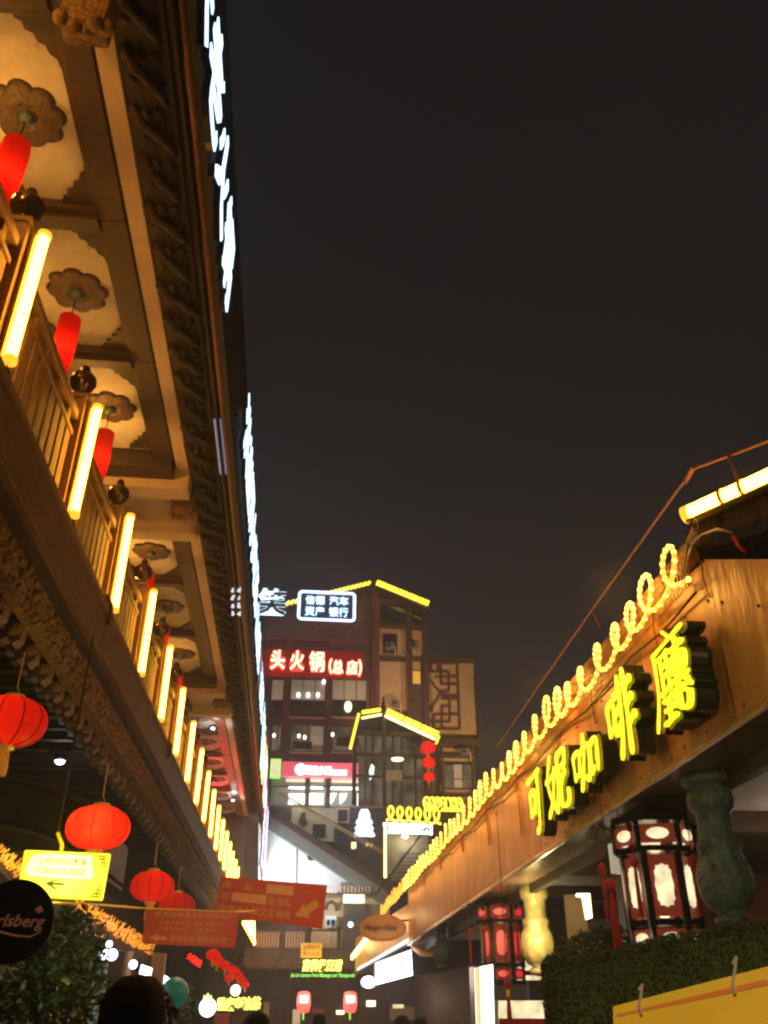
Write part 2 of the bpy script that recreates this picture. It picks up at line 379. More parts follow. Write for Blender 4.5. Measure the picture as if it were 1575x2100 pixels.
# tube lights
def tube_proto():
    t = thing('tube_light', '', 'tube light', (0, 0, 0), 'yellow tube lights along the gallery railing')
    obj('tube', MB().lathe([(.02, -.70), (.048, -.69), (.048, .69), (.02, .70)], 14), 'tube', t, smooth=True)
    obj('end_cap', MB().lathe([(.03, .70), (.062, .702), (.062, .75), (.03, .765)], 14), 'tubecap', t, smooth=True)
    obj('end_cap', MB().lathe([(.03, -.765), (.062, -.75), (.062, -.702), (.03, -.70)], 14), 'tubecap', t, smooth=True)
    obj('mount', MB().box((-.09, -.04, -.72), (-.062, .04, .72)), 'post', t)
    return t
t0 = None
for k in range(NB):
    lb = 'upright yellow tube light on the %s gallery railing post from the camera' % ORD[k]
    loc = (GX+.165, Y0+k*SP, 6.92)
    if t0 is None: t0 = tube_proto(); t0.location = loc; t0['label'] = lb
    else:
        tt = clone(t0, loc, lb); tt.rotation_euler = (random.uniform(-.02, .02), random.uniform(-.015, .015), 0)
    tag(obj('supply_wire', MB().pipe([(loc[0]-.02, loc[1]+.02, 6.16), (loc[0]-.01, loc[1]+.08, 6.10), (loc[0]-.07, loc[1]+.16+.1*(k % 3), 6.11), (loc[0]-.09, loc[1]+.5, 6.075)], .009, 5), 'blackc', G, smooth=True), '', '') if False else obj('supply_wire', MB().pipe([(loc[0]-.02, loc[1]+.02, 6.16), (loc[0]-.0, loc[1]+.08, 6.10), (loc[0]-.03, loc[1]+.16+.1*(k % 3), 6.08), (loc[0]-.05, loc[1]+.5, 6.075)], .009, 5), 'blackc', G, smooth=True)

# ---- coffered ceiling of the eave
ZC = 9.70
beams_y = [1.9, 4.72, 7.30, 9.86, 12.35]
coffers = [(-.7, 1.72), (2.08, 4.54), (4.90, 7.12), (7.48, 9.68), (10.04, 12.17), (14.9, 17.15), (17.5, 20.2), (20.55, 23.4), (26.5, 29.2), (29.55, 32.1), (32.5, 35), (35.4, 38), (38.4, 41), (41.4, 44)]
XI, XO = -3.72, -2.60
def corner(cx, cy, sx, sy, z):
    prof = [(0, 0), (.50, 0), (.47, .07), (.40, .10), (.385, .18), (.30, .21), (.27, .30), (.19, .33), (.16, .42), (.08, .47), (.07, .56), (0, .60)]
    return MB().slab([(cx+sx*a*.8, cy+sy*b*.95, z) for a, b in prof], (0, 0, 1), .05)
rosp = [(.04, 0), (.05, -.04), (.08, -.05), (.10, -.02), (.12, -.045), (.19, -.06), (.23, -.03), (.28, -.05), (.33, -.04), (.355, 0)]
ros_me = None
ros_y = {}
for i, (a, b) in enumerate(coffers):
    p = obj('ceiling_panel', MB().box((XI-.1, a-.1, ZC), (XO+.1, b+.1, ZC+.05)), 'white', G)
    for sx, cx in ((1, XI), (-1, XO)):
        for sy, cy in ((1, a), (-1, b)):
            obj('corner_fret', corner(cx, cy, sx, sy, ZC-.056), 'fret', p)
    yc = (a+b)/2+.02; ros_y[i] = yc
    o = obj('rosette', MB().lathe([(r, z) for r, z in rosp], 96, (-3.13, yc, ZC-.002), mod=lambda t, z: .93+.20*abs(math.cos(4*t))**.7 if True else 1), 'rose', p, smooth=True)
    obj('boss', MB().lathe([(.075, 0), (.09, -.03), (.05, -.09), (.01, -.10)], 16, (-3.13, yc, ZC-.03)), 'teal', o, smooth=True)
    # frame round the coffer with a stepped moulding
    for (x0, x1) in ((XO+.002, XO+.30), (XI-.30, XI-.002)):
        obj('ceiling_beam', MB().box((x0, a-.175, ZC-.10), (x1, b+.175, ZC+.08)), 'frame', G, bev=.01)
    obj('moulding', MB().box((XO-.04, a, ZC-.08), (XO, b, ZC-.04)), 'frame', G)
prev = None
for i in range(len(coffers)-1):
    b, a2 = coffers[i][1], coffers[i+1][0]
    if a2-b < .6:
        obj('cross_beam', MB().box((XI, b+.002, ZC-.12), (XO, a2-.002, ZC+.08)).box((XI, b+.10, ZC-.18), (XO, a2-.10, ZC-.122)), 'frame', G, bev=.01)
    else:
        # pale stepped structural beam between the coffered sections
        mb = MB().box((-4.0, b+.55, ZC-.46), (-2.04, b+.95, ZC+.1))
        obj('pale_beam', mb, 'mould', G, bev=.01)
        obj('pale_beam', MB().box((-4.0, b+.952, ZC-.22), (-2.30, a2-.55, ZC+.1)), 'mould', G)
        obj('pale_beam', MB().box((-4.0, a2-.548, ZC-.46), (-2.04, a2-.22, ZC+.1)), 'mould', G, bev=.01)
        obj('cross_beam', MB().box((XI, b+.18, ZC-.30), (XO+.3, b+.548, ZC+.08)), 'dark', G)
for a, b in ((-1, 13.26), (15.0, 24.4), (26.3, 44)):
    obj('edge_moulding', MB().box((-2.262, a, ZC-.12), (-2.06, b, ZC+.0)), 'mould', G, bev=.012)
    obj('edge_beam', MB().box((-2.298, a, ZC-.05), (-2.264, b, ZC+.06)), 'dark', G)
# carved valance outside the moulding
obj('valance_board', MB().box((-2.055, -2, ZC-.10), (-1.56, 46, ZC+.05)), 'carve', G)
pc = None
for k in range(66):
    y = 2+k*.62
    if pc is None:
        mb = MB()
        for (x, z, r, s) in ((-1.98, -.12, .07, .8), (-1.84, -.13, .06, 1.2), (-1.70, -.12, .06, .9)):
            mb.ball((x, y+.08, ZC+z), r, 6, s); mb.ball((x+.05, y+.36, ZC+z+.02), r*.8, 6, s)
        mb.pipe([(-1.99, y-.02, ZC-.12), (-1.90, y+.15, ZC-.20), (-1.80, y+.30, ZC-.15), (-1.68, y+.36, ZC-.2), (-1.62, y+.58, ZC-.12)], [.03, .06, .05, .06, .03], 7)
        pc = obj('valance_carving', mb, 'carve', G, smooth=True)
    else:
        o = pc.copy(); COL.objects.link(o); o.location.y = pc.location.y+k*.62; o.scale = (random.uniform(.9, 1.1), 1, random.uniform(.8, 1.35)); o.rotation_euler.z = random.uniform(-.1, .1)
# bracket arms dropping from the corner of each section
for y in (4.75, 13.6, 24.9):
    mb = MB().box((-2.42, y-.13, ZC-.52), (-2.02, y+.13, ZC-.10))
    for q in range(5): mb.ball((-2.40+q*.1, y-.1+.05*(q % 3), ZC-.5-.03*(q % 2)), .075, 6)
    obj('corner_bracket', mb, 'crust', G, smooth=False)
# dark outer eave: underside, pale broken strip, rust pipe, fascia and cap
obj('eave_underside', MB().slab([(-1.56, -2, ZC-.05), (-1.56, 46, ZC-.05), (-1.13, 46, ZC-.9), (-1.13, -2, ZC-.9)], (0, 0, 1), .05), 'darker', G)
y = 2.5
while y < 30:
    l = random.uniform(.5, 1.1)
    x, z = -1.40, ZC-.40
    obj('pale_slat', MB().slab([(x-.035, y, z), (x-.03, y+l, z), (x+.04, y+l-.05, z-.14), (x+.03, y+.05, z-.13)], (0, 0, -1), .02), 'pale', G)
    y += l+random.choice((.05, .08, .3))
obj('eave_pipe', MB().pipe([(-1.24, -2, ZC-.80), (-1.24, 9, ZC-.80), (-1.22, 20, ZC-.80), (-1.24, 45, ZC-.80)], .05, 10), 'rust', G, smooth=True)
obj('eave_pipe', MB().pipe([(-1.36, -2, ZC-.66), (-1.37, 14, ZC-.66), (-1.36, 45, ZC-.66)], .03, 8), 'darker', G, smooth=True)
obj('eave_fascia', MB().box((-1.20, -2, ZC-.93), (-1.13, 46, ZC+.36)), 'darker', G)
obj('roof', MB().slab([(-1.05, -2, ZC+.37), (-1.05, 46, ZC+.37), (-6.5, 46, ZC+2.6), (-6.5, -2, ZC+2.6)], (0, 0, 1), .15), 'darker', G)
for y in (2.7, 5.2, 7.6, 10.1, 12.7, 15.2, 18, 21, 24, 28, 32):
    obj('sign_bracket', MB().bar((-1.12, y, ZC-.75), (-1.06, y, ZC-.75), .03), 'metal', G)
# red cylindrical lanterns under the rosettes
def cyl_lantern(group):
    t = thing('hanging_lantern', '', 'lantern', (0, 0, 0), group)
    obj('cord', MB().pipe([(0, 0, 0), (0, 0, -.45)], .008, 5), 'blackc', t)
    obj('shade', MB().lathe([(.09, -.44), (.135, -.47), (.14, -.6), (.138, -.95), (.125, -1.2), (.07, -1.45), (.03, -1.5)], 20, mod=lambda a, z: 1+.02*math.cos(10*a)), 'redsilk2', t, smooth=True)
    obj('tassel', MB().lathe([(.025, -1.5), (.03, -1.56), (.012, -1.6), (.02, -1.85), (.02, -1.86)], 8), 'gold', t, smooth=True)
    return t
c0 = None
for n, i in enumerate((1, 2, 3, 4, 5, 6, 7, 8, 9)):
    loc = (-3.13, ros_y[i], ZC-.03); lb = 'red cylindrical lantern under the %s lantern-bearing rosette of the gallery from the camera' % ORD[n]
    if c0 is None: c0 = cyl_lantern('red cylindrical lanterns under the gallery ceiling'); c0.location = loc; c0['label'] = lb
    else: clone(c0, loc, lb)
    if n < 7: lamp((loc[0], loc[1], loc[2]-1.0), (1, .50, .22), 4, .05, name='lantern_bulb')
for yy, w in ((3.2, 150), (5.9, 40), (8.5, 20), (11.2, 80), (15.9, 50), (21.5, 34), (27.5, 16)): lamp((-3.55, yy, 8.85), (1, .44, .07), w, .12, name='gallery_bulb')
# gallery ceiling lamps (small, white) and a red sign light at the far end
def spot_lamp(loc, label, r=.07, m='lcold', w=20, col=(.9, .95, 1)):
    t = thing('ceiling_lamp', label, 'lamp', loc, 'small white ceiling lamps')
    p = V(loc)
    obj('housing', MB().lathe([(r*1.5, 0), (r*1.5, -.05), (r*1.1, -.08), (r*1.1, -.02)], 16, p), 'metal', t, smooth=True)
    obj('lens', MB().ball(p-V((0, 0, .08)), r, 6, .7), m, t, smooth=True)
    if w: lamp(p-V((0, 0, .25)), col, w, .05)
    return t
spot_lamp(PZ(437, 1488, 9.5), 'small white lamp in the gallery ceiling beside the sixth yellow tube')
spot_lamp(PZ(478, 1637, 9.5), 'small lamp in the red lit bay of the gallery ceiling')
spot_lamp(PZ(497, 1722, 9.5), 'small white lamp at the far end of the gallery ceiling')
spot_lamp(PZ(125, 1550, 5.0), 'bright white lamp under the dark lower soffit on the left', .08, 'lcold', 3)
lamp((-3.0, 38, 8.6), (1, .03, .05), 130, .2, name='red_sign_light'); lamp((-2.9, 33, 8.7), (1, .05, .06), 60, .2, name='red_sign_light')

# ---- LED channel letters along the roof edge, read edge-on
def led_row(text, ya, yb, zb, zt, x, label, m='ledw', bold=.012, cat='sign', case='metal'):
    t = thing('roof_sign', label, cat, (x, ya, zb))
    n = len(text); w = (yb-ya)/n
    for i, ch in enumerate(text):
        q = Q((x, ya+w*i+.05, zt), (x, ya+w*(i+1)-.05, zt), (x, ya+w*(i+1)-.05, zb), (x, ya+w*i+.05, zb))
        mm_ = m if isinstance(m, str) else m[i % len(m)]
        l = write('letter', ch, q, (0, 0, 1, 1), mm_, t, 0, .012, bold)
        write('letter_case', ch, q, (0, 0, 1, 1), case, l, -.07, -.003, bold*1.3)
    return t
led_row('重庆老火锅', 2.4, 7.75, ZC-1.08, ZC+.02, -1.06, 'nearest row of blue-white channel letters on the roof edge, reaching the picture top')
led_row('洪崖洞小吃街', 11.4, 18.8, ZC-.35, ZC+.80, -1.06, 'row of blue-white channel letters standing on the middle of the roof edge')
led_row('山城江湖菜', 19.2, 27, ZC-.5, ZC+.6, -1.06, 'third row of white and pale blue letters along the roof edge', ('ledw', 'ledw', 'ledw2'))
led_row('特色小吃酸辣粉', 28, 37, ZC-1.4, ZC+.7, -1.06, 'farthest row of mixed blue, yellow and red letters on the roof edge', ('ledw', 'lemon', 'ledw', 'redhalo', 'lemon', 'ledw', 'redhalo'))
led_row('美食城', 37.6, 45, ZC-3.2, ZC+.2, -1.10, 'last blue-white and red letters low on the end of the roof edge', ('ledw', 'redhalo', 'ledw'))
dl = thing('lit_box_sign', 'dim blue light box with black frame hung under the roof edge at the middle sign', 'sign', (-1.3, 10.8, 9))
obj('case', MB().box((-1.44, 10.3, ZC-.62), (-1.26, 12.0, ZC-.15)), 'metal', dl); obj('face', MB().box((-1.43, 10.4, ZC-.64), (-1.28, 11.9, ZC-.623)), 'ledw2', dl)
g = thing('window_sign', 'small white glowing lattice sign under the eave left of the tower', 'sign', PX(483, 1240, -1.5))
for i in range(2):
    for j in range(4):
        q = ypix(473+i*13, 1205+j*16, 482+i*13, 1217+j*16, 14.0)
        obj('pane', q.poly([(random.uniform(0, .4), random.uniform(0, .4)), (random.uniform(.6, 1), random.uniform(0, .4)), (random.uniform(.6, 1), random.uniform(.6, 1)), (random.uniform(0, .4), random.uniform(.6, 1))], 0, .04), 'wpane', g)

# ================================================================== LEFT: under the gallery
def round_lantern(group):
    t = thing('red_lantern', '', 'lantern', (0, 0, 0), group)
    pr = [(.10, .62), (.30, .56)]
    pr = [(max(.10, .5*math.sin(PI*i/16)**.8), .33*math.cos(PI*i/16)) for i in range(17)]
    obj('shade', MB().lathe(pr, 60, mod=lambda a, z: 1-.045+.045*abs(math.cos(5*a))**.6), 'redsilk', t, smooth=True)
    obj('top_ring', MB().lathe([(.10, .31), (.13, .33), (.13, .37), (.09, .38)], 20), 'gold', t, smooth=True)
    obj('bottom_ring', MB().lathe([(.09, -.38), (.13, -.37), (.13, -.33), (.10, -.31)], 20), 'gold', t, smooth=True)
    obj('hanger', MB().pipe([(0, 0, .36), (.04, 0, .42), (0, 0, .48), (0, 0, 1.0)], .007, 6), 'gold', t)
    for i in range(10):
        a = 2*PI*(i+.5)/10; obj('rib', MB().pipe([(r_*.962*math.cos(a), r_*.962*math.sin(a), z_) for r_, z_ in pr], .009, 4), 'ribm', t)
    mb = MB()
    for i in range(14):
        a = 2*PI*i/14; mb.pipe([(.07*math.cos(a), .07*math.sin(a), -.37), (.09*math.cos(a), .09*math.sin(a), -.6), (.085*math.cos(a), .085*math.sin(a), -.72)], .012, 4)
    obj('tassel', mb, 'gold', t)
    return t
rl = None
for (px, py, w, y, lb, pw) in [
    (20, 1480, 150, 8.0, 'large red round lantern cut by the left edge, above the others', 26),
    (201, 1698, 130, 9.5, 'bright red oval lantern with orange glow hanging over the yellow arrow sign', 15),
    (312, 1818, 90, 13.5, 'dark red oval lantern between the yellow sign and the red banners', 20),
    (362, 1858, 76, 16, 'dim red lantern half hidden behind the top of the lower red banner', 12)]:
    p = PY(px, py, y); s = w/F_PX*depth(p)
    if rl is None: rl = round_lantern('red round lanterns under the gallery'); rl.location = p; rl['label'] = lb; rl.scale = (s,)*3; r1 = rl
    else: clone(rl, p, lb, scale=s)
    lamp(p+V((random.uniform(-.1, .1)*s, -.12*s, .02)), (1, .60, .25), pw*s*s*.30, .06, name='lantern_bulb')
    if px == 201: lamp(p+V((.02, -.30*s, .02)), (1, .62, .25), 5, .03, name='lantern_bulb'); lamp(p+V((-.28*s, -.20*s, .05)), (1, .62, .25), 2.5, .05, name='lantern_bulb')
for i, (px, py, w, y) in enumerate([(437, 1958, 30, 22), (446, 1970, 26, 24), (462, 1980, 24, 26), (478, 1990, 24, 28), (470, 2006, 20, 29), (488, 2000, 22, 30), (497, 2012, 20, 32), (503, 2020, 18, 34)]):
    p = PY(px, py, y); s = w/F_PX*depth(p)
    clone(rl, p, 'small red lantern, %s in the string running away below the banners' % ORD[i], scale=s)['group'] = 'string of red lanterns below the banners'
    lamp(p, (1, .4, .2), 9*s*s, .04, name='lantern_bulb')

# yellow light-box sign with arrow
Yq = Q(PY(50, 1742, 9), PY(228, 1750, 9.15), PY(211, 1846, 9.15), PY(33, 1838, 9))
t = thing('arrow_sign', 'glowing yellow light box with two rows of characters and a left arrow', 'sign', Yq.at(.5, 1))
obj('case', Yq.patch(0, 0, 1, 1, -.10, 0), 'ysign', t, bev=.02)
obj('hot_face', Yq.poly([(.10, .14), (.22, .07), (.78, .08), (.80, .30), (.84, .44), (.82, .58), (.10, .56), (.05, .45)], .002, .004), 'ysignw', t)
write('lettering', '2号消防通道', Yq, (.20, .15, .74, .30), 'olive', t, .006, .012, .01)
write('lettering', '可到达各楼层', Yq, (.16, .36, .74, .51), 'olive', t, .006, .012, .01)
obj('arrow', Yq.poly([(.30, .70), (.42, .60), (.46, .60), (.38, .68), (.52, .68), (.52, .73), (.38, .73), (.46, .82), (.42, .82)], .006, .012), 'black', t)
for cx, cy, sx, sy in ((.95, .95, -1, -1), (.95, .06, -1, 1)):
    for i in range(4):
        obj('fret_line', Yq.patch(cx+sx*.03*i, cy, cx+sx*(.03*i+.008), cy+sy*(.28-.07*i), .006, .010), 'black', t)
        obj('fret_line', Yq.patch(cx, cy+sy*.07*i, cx+sx*(.11-.03*i), cy+sy*(.07*i+.016), .006, .010), 'black', t)
obj('hook', MB().pipe([Yq.at(.42, .02, -.04), Yq.at(.41, -.18, -.04), Yq.at(.36, -.33, -.04), Yq.at(.34, -.42, -.04)], .02, 6), 'ybrd', t)
tag(obj('signpost_arm', MB().pipe([Yq.at(.34, -.42, -.04), Yq.at(.34, -1.2, -.04), V((Yq.at(.34, 0).x, 9.05, 5.1))], .012, 6), 'blackc'), 'thin rod holding the yellow arrow sign up to the soffit', 'rod')
lamp(Yq.at(.5, .5, .35), (1, .9, .1), 26, .2, name='sign_light')
# dark barrel canopy with olive underside behind the big lantern
cn = thing('barrel_canopy', 'curved dark canopy over a shopfront behind the yellow arrow sign', 'canopy', (-5, 12, 3))
arc = []
A, B, C3 = PY(-60, 1600, 12), PY(100, 1585, 12), PY(215, 1690, 12)
for i in range(15):
    u = i/14; q = A*(1-u)**2+B*2*u*(1-u)+C3*u*u; arc.append(q)
obj('hood', MB().slab(arc+[q-V((0, 0, .5)) for q in reversed(arc)], (0, 1, 0), 2.0), 'dark', cn)
obj('hood_rim', MB().pipe([q+V((0, -.05, .03)) for q in arc], .05, 8), 'tim', cn, smooth=True)
obj('hood_ceiling', MB().slab([q-V((0, 0, .56)) for q in arc]+[q-V((0, 0, .60)) for q in reversed(arc)], (0, 1, 0), 1.95), 'beam', cn)
# round black beer sign
C = PY(28, 1888, 5.0); n_ = V((.35, -1, .0)).normalized(); rt = V((0, 0, 1)).cross(n_)*-1
rt = V((-n_.y, n_.x, 0)); r_ = .19
dq = Q(C-rt*r_+V((0, 0, r_)), C+rt*r_+V((0, 0, r_)), C+rt*r_-V((0, 0, r_)), C-rt*r_-V((0, 0, r_)))
t = thing('round_sign', 'round black beer sign cut by the left edge below the yellow arrow sign', 'sign', C-V((0, 0, r_)))
circ = [(.5+.5*math.cos(2*PI*i/40), .5+.5*math.sin(2*PI*i/40)) for i in range(40)]
obj('disc', dq.poly(circ, -.06, 0), 'disc', t)
obj('rim', MB().pipe([dq.at(u, v, -.01) for u, v in circ]+[dq.at(*circ[0], -.01)], .008, 6, False), 'metal', t, smooth=True)
write('lettering', 'Carlsberg', dq, (.06, .42, .90, .62), 'dscr', t, .003, .008, .012, .25)
obj('underline', MB().pipe([dq.at(.10, .66, .006), dq.at(.3, .63, .006), dq.at(.55, .68, .006), dq.at(.75, .69, .006), dq.at(.88, .62, .006)], [.002, .006, .005, .004, .002], 5), 'dscr', t)
obj('leaf_mark', dq.poly([(.74, .36), (.80, .30), (.86, .36), (.80, .40)], .003, .008), 'dscr', t)
obj('sign_arm', MB().pipe([dq.at(-.5, .1, -.03), dq.at(.2, .1, -.03)], .012, 6), 'metal', t)

# red banners on a rope across the street
def banner(q, label):
    t = thing('direction_board', label, 'sign board', q.at(.5, 1), 'orange-red direction boards')
    obj('board', q.patch(0, 0, 1, 1, -.03, 0), 'banner', t)
    return t
q1 = Q(PY(452, 1797, 16), PY(671, 1815, 16.2), PY(661, 1905, 16.2), PY(440, 1876, 16))
t = banner(q1, 'orange-red board with two blank patches and an arrow pointing down left')
write('lettering', '由', q1, (.03, .08, .11, .28), 'bprint', t); write('lettering', '此', q1, (.23, .10, .31, .30), 'bprint', t)
obj('blank_patch', q1.patch(.44, .10, .69, .32, .004, .010), 'bpatch', t)
write('lettering', '可', q1, (.03, .40, .11, .60), 'bprint', t); obj('blank_patch', q1.patch(.13, .38, .45, .60, .004, .010), 'bpatch', t)
write('lettering', '经消防', q1, (.47, .40, .69, .60), 'bprint', t); write('lettering', '步道进入景区各楼层', q1, (.03, .70, .69, .89), 'bprint', t)
obj('arrow', q1.poly([(.73, .78), (.80, .48), (.82, .56), (.91, .34), (.945, .50), (.855, .70), (.87, .80)], .004, .010), 'bprint', t)
q2 = Q(PY(299, 1866, 13), PY(491, 1872, 13.1), PY(482, 1944, 13.1), PY(292, 1935, 13))
t = banner(q2, 'lower orange-red board with small rows of characters and a left arrow')
write('lettering', '亲,观看夜景人们可从此去', q2, (.10, .04, .93, .19), 'bprint', t); write('lettering', '三楼 大型餐饮  五楼 安全出口', q2, (.16, .30, .84, .42), 'bprint', t, bold=0)
write('lettering', '二楼 特色小吃  一楼 景区大门', q2, (.16, .48, .84, .60), 'bprint', t, bold=0); write('lettering', '安全疏散通道由此去!', q2, (.29, .70, .92, .90), 'bprint', t)
obj('arrow', q2.poly([(.07, .82), (.16, .70), (.16, .77), (.25, .77), (.25, .87), (.16, .87), (.16, .94)], .004, .010), 'bprint', t)
lamp(PY(420, 1850, 11.5), (1, .6, .35), 24, .3, name='banner_light'); lamp(PY(600, 1840, 14.2)+V((0, 0, .2)), (1, .55, .3), 30, .3, name='banner_light')
tag(obj('rope', MB().pipe([PY(90, 1851, 8.8), PY(180, 1853, 9.8), PY(300, 1863, 12.9), PY(480, 1870, 13.2), PY(520, 1868, 15)], .012, 6), 'ybrd'), 'yellowish rope strung across the street above the lower board', 'rope')
# fairy light canopy edges
def fairy(pts, Y, rows, cols, label, seed):
    random.seed(seed)
    t = thing('fairy_light_strip', label, 'string lights', PY(*pts[0], Y[0]), 'bands of orange fairy lights')
    a, b, c, d = PY(*pts[0], Y[0]), PY(*pts[1], Y[1]), PY(*pts[2], Y[1]), PY(*pts[3], Y[0])
    q = Q(a, b, c, d); mb = MB(); wb = MB()
    for j in range(rows):
        for i in range(cols):
            p = q.at((i+random.uniform(0, .8))/cols, (j+random.uniform(0, .8))/rows, random.uniform(0, .08))
            mb.bar(p, p+V((.022, 0, .028)), .007)
    obj('bulbs', mb, 'str', t, kind='stuff')
    obj('net', q.patch(0, 0, 1, 1, -.06, -.04), 'dark', t)
fairy([(148, 1850), (310, 1940), (300, 1966), (152, 1872)], (9.5, 15), 7, 60, 'band of orange fairy lights falling to the right between tree and red boards', 3)
fairy([(-10, 1738), (38, 1783), (30, 1806), (-10, 1765)], (8.6, 9.6), 6, 16, 'short band of orange fairy lights at the left edge beside the yellow sign', 4)
tag(obj('eave_board', MB().bar(PY(130, 1868, 9.6), PY(312, 1975, 15.3), .05, .14), 'brown'), 'brown eave board under the long band of fairy lights', 'board')
# lamp cluster, lit shop panels
t = thing('lamp_cluster', 'cluster of three cold white round lamps below the fairy lights', 'lamp', PY(222, 1955, 11))
for px, py, r in ((213, 1957, .055), (230, 1958, .06), (224, 1936, .035)):
    obj('globe', MB().ball(PY(px, py, 11), r, 8), 'lcold', t, smooth=True)
obj('stem', MB().pipe([PY(224, 1950, 11.05), PY(224, 1915, 11.05)], .012, 6).pipe([PY(213, 1952, 11.05), PY(230, 1952, 11.05)], .01, 6), 'metal', t)
lamp(PY(222, 1960, 10.8), (.85, .92, 1), 3, .1)
tag(obj('wall_lamp', MB().ball(PY(273, 1978, 12), .05, 8), 'lcold', smooth=True), 'small round white lamp just left of the leaning white sign', 'lamp')
q = Q(PY(290, 1978, 14), PY(312, 1986, 14.1), PY(300, 2036, 14.1), PY(278, 2030, 14))
t = thing('shop_sign', 'leaning white light box between the tree and the green ball', 'sign', q.at(.5, 1)); obj('case', q.patch(-.05, -.03, 1.05, 1.03, -.10, -.002), 'teal', t); obj('face', q.patch(0, 0, 1, 1, 0, .01), 'lcold', t)
q = Q(PY(334, 1998, 16), PY(355, 2012, 16.1), PY(345, 2040, 16.1), PY(334, 2030, 16))
t = thing('shop_sign', 'small blue-white light box just above the green ball', 'sign', q.at(.5, 1)); obj('case', q.patch(-.05, -.03, 1.05, 1.03, -.10, -.002), 'metal', t); obj('face', q.patch(0, 0, 1, 1, 0, .01), 'lcold', t)
gb = thing('green_ball_lantern', 'dark green ball hanging right of the leaning white sign', 'lantern', PY(358, 2036, 11))
obj('ball', MB().lathe([(max(.01, .155*math.sin(PI*i/14)), -.155*math.cos(PI*i/14)) for i in range(15)], 24, PY(358, 2036, 11), mod=lambda a, z: 1+.02*math.sin(12*a)), 'green', gb, smooth=True)
obj('cord', MB().pipe([PY(358, 2012, 11), PY(358, 2012, 11)+V((0, 0, .3)), PY(358, 2012, 11)+V((-1.4, 0, .3))], .008, 5), 'blackc', gb)
for px, y in ((236, 12), (248, 12.3), (322, 15)):
    a = PY(px, 1985, y)
    tag(obj('shop_pillar', MB().box((a.x-.10, y, 0), (a.x+.10, y+.2, a.z+.2)), 'mould' if px != 236 else 'tim'), {236: 'dark narrow pillar left of the pale one by the tree', 248: 'pale pillar between the lamp cluster and the leaning white sign', 322: 'pale pillar between leaning sign and green ball'}[px], 'pillar')
obj('shop_window', ypix(186, 1975, 212, 2100, 11.5).patch(0, 0, 1, 1, -.05, 0), mat('shop_glass', (.2, .28, .25), .2, .5, 3, emit=(.5, .7, .6), stre=.10, sample=False), G)
# red small neon sign, yellow "tea" sign with bulb
q = Q(PY(385, 1950, 18), PY(416, 1970, 18.2), PY(410, 1987, 18.2), PY(380, 1966, 18))
t = thing('neon_sign', 'small slanting red neon sign of three characters below the lower red board', 'sign', q.at(.5, 1)); obj('backing', q.patch(0, 0, 1, 1, -.05, 0), 'darker', t); write('lettering', '火锅店', q, (.04, .05, .96, .95), 'redhalo', t, .004, .03, .02)
q = Q(PY(446, 2045, 24), PY(536, 2043, 24), PY(536, 2072, 24), PY(446, 2074, 24))
t = thing('neon_sign', 'yellow-green neon characters beside a white globe above the heads', 'sign', q.at(.5, 1)); write('lettering', '重庆老油茶', q, (0, 0, 1, 1), 'lemon', t, 0, .05, .05); obj('rear_rail', q.patch(0, .45, 1, .5, -.06, -.02), 'metal', t)
t = thing('globe_sign', 'white glowing globe with a small green crown left of the neon characters', 'sign', PY(426, 2075, 24)); obj('globe', MB().ball(PY(426, 2066, 24), .20, 10), 'lcold', t, smooth=True)
cq = ypix(418, 2036, 434, 2050, 24); obj('crown_mark', cq.poly([(0, 1), (0, .3), (.25, .6), (.5, 0), (.75, .6), (1, .3), (1, 1)], 0, .05), 'lemon', t)
tag(obj('globe_lamp', MB().ball(PY(483, 2031, 26), .13, 8), 'lwhite', smooth=True), 'warm white round lamp at the end of the red lantern string', 'lamp')

# tree at lower left
def leafy(name, label, cat, boxes, n, size, m, trunk, seed, base):
    random.seed(seed); t = thing(name, label, cat, base)
    mb = MB()
    for i in range(n):
        c, r = random.choice(boxes); c = V(c)
        d = V((random.gauss(0, 1), random.gauss(0, 1), random.gauss(0, 1))).normalized()*random.uniform(.55, 1)
        p = c+V((d.x*r[0], d.y*r[1], d.z*r[2]))
        a = V((random.gauss(0, 1), random.gauss(0, 1), random.gauss(0, .6))).normalized(); b = a.cross(V((random.gauss(0, 1), random.gauss(0, 1), random.gauss(0, 1)))).normalized()
        s = size*random.uniform(.6, 1.3)
        mb.add([p-a*s, p-b*s*.38+a*.1*s, p+a*s, p+b*s*.38+a*.1*s], [(0, 1, 2, 3)])
    obj('crown', mb, m, t, recalc=False, kind='stuff')
    for pts, r in trunk: obj('trunk' if len(pts) > 3 else 'limb', MB().pipe(pts, r, 8), 'bark', t, smooth=True)
    return t
tb = [(PY(150, 1925, 6.6), (.22, .3, .20)), (PY(100, 1950, 6.4), (.26, .3, .22)), (PY(60, 2010, 6.2), (.3, .3, .25)), (PY(130, 2040, 6.2), (.3, .35, .3)), (PY(40, 2080, 6.1), (.25, .3, .25)), (PY(160, 2000, 6.6), (.2, .3, .25)), (PY(90, 2110, 6.2), (.4, .4, .35))]
bs = V((tb[3][0].x, 6.3, 0))
leafy('street_tree', 'leafy green tree in the lower left corner below the fairy lights', 'tree', tb, 3400, .034, 'leafc', [([bs, bs+V((.02, 0, .7)), bs+V((-.03, 0, 1.2)), tb[1][0]], [.07, .06, .05, .02]), ([bs+V((0, 0, 1.1)), tb[5][0]], [.04, .015]), ([bs+V((0, 0, 1.0)), tb[2][0]], [.04, .015])], 5, bs)
tb = [(PY(372, 2080, 12), (.15, .2, .2)), (PY(388, 2060, 12), (.1, .2, .25))]
bs = V((tb[0][0].x, 12, 0))
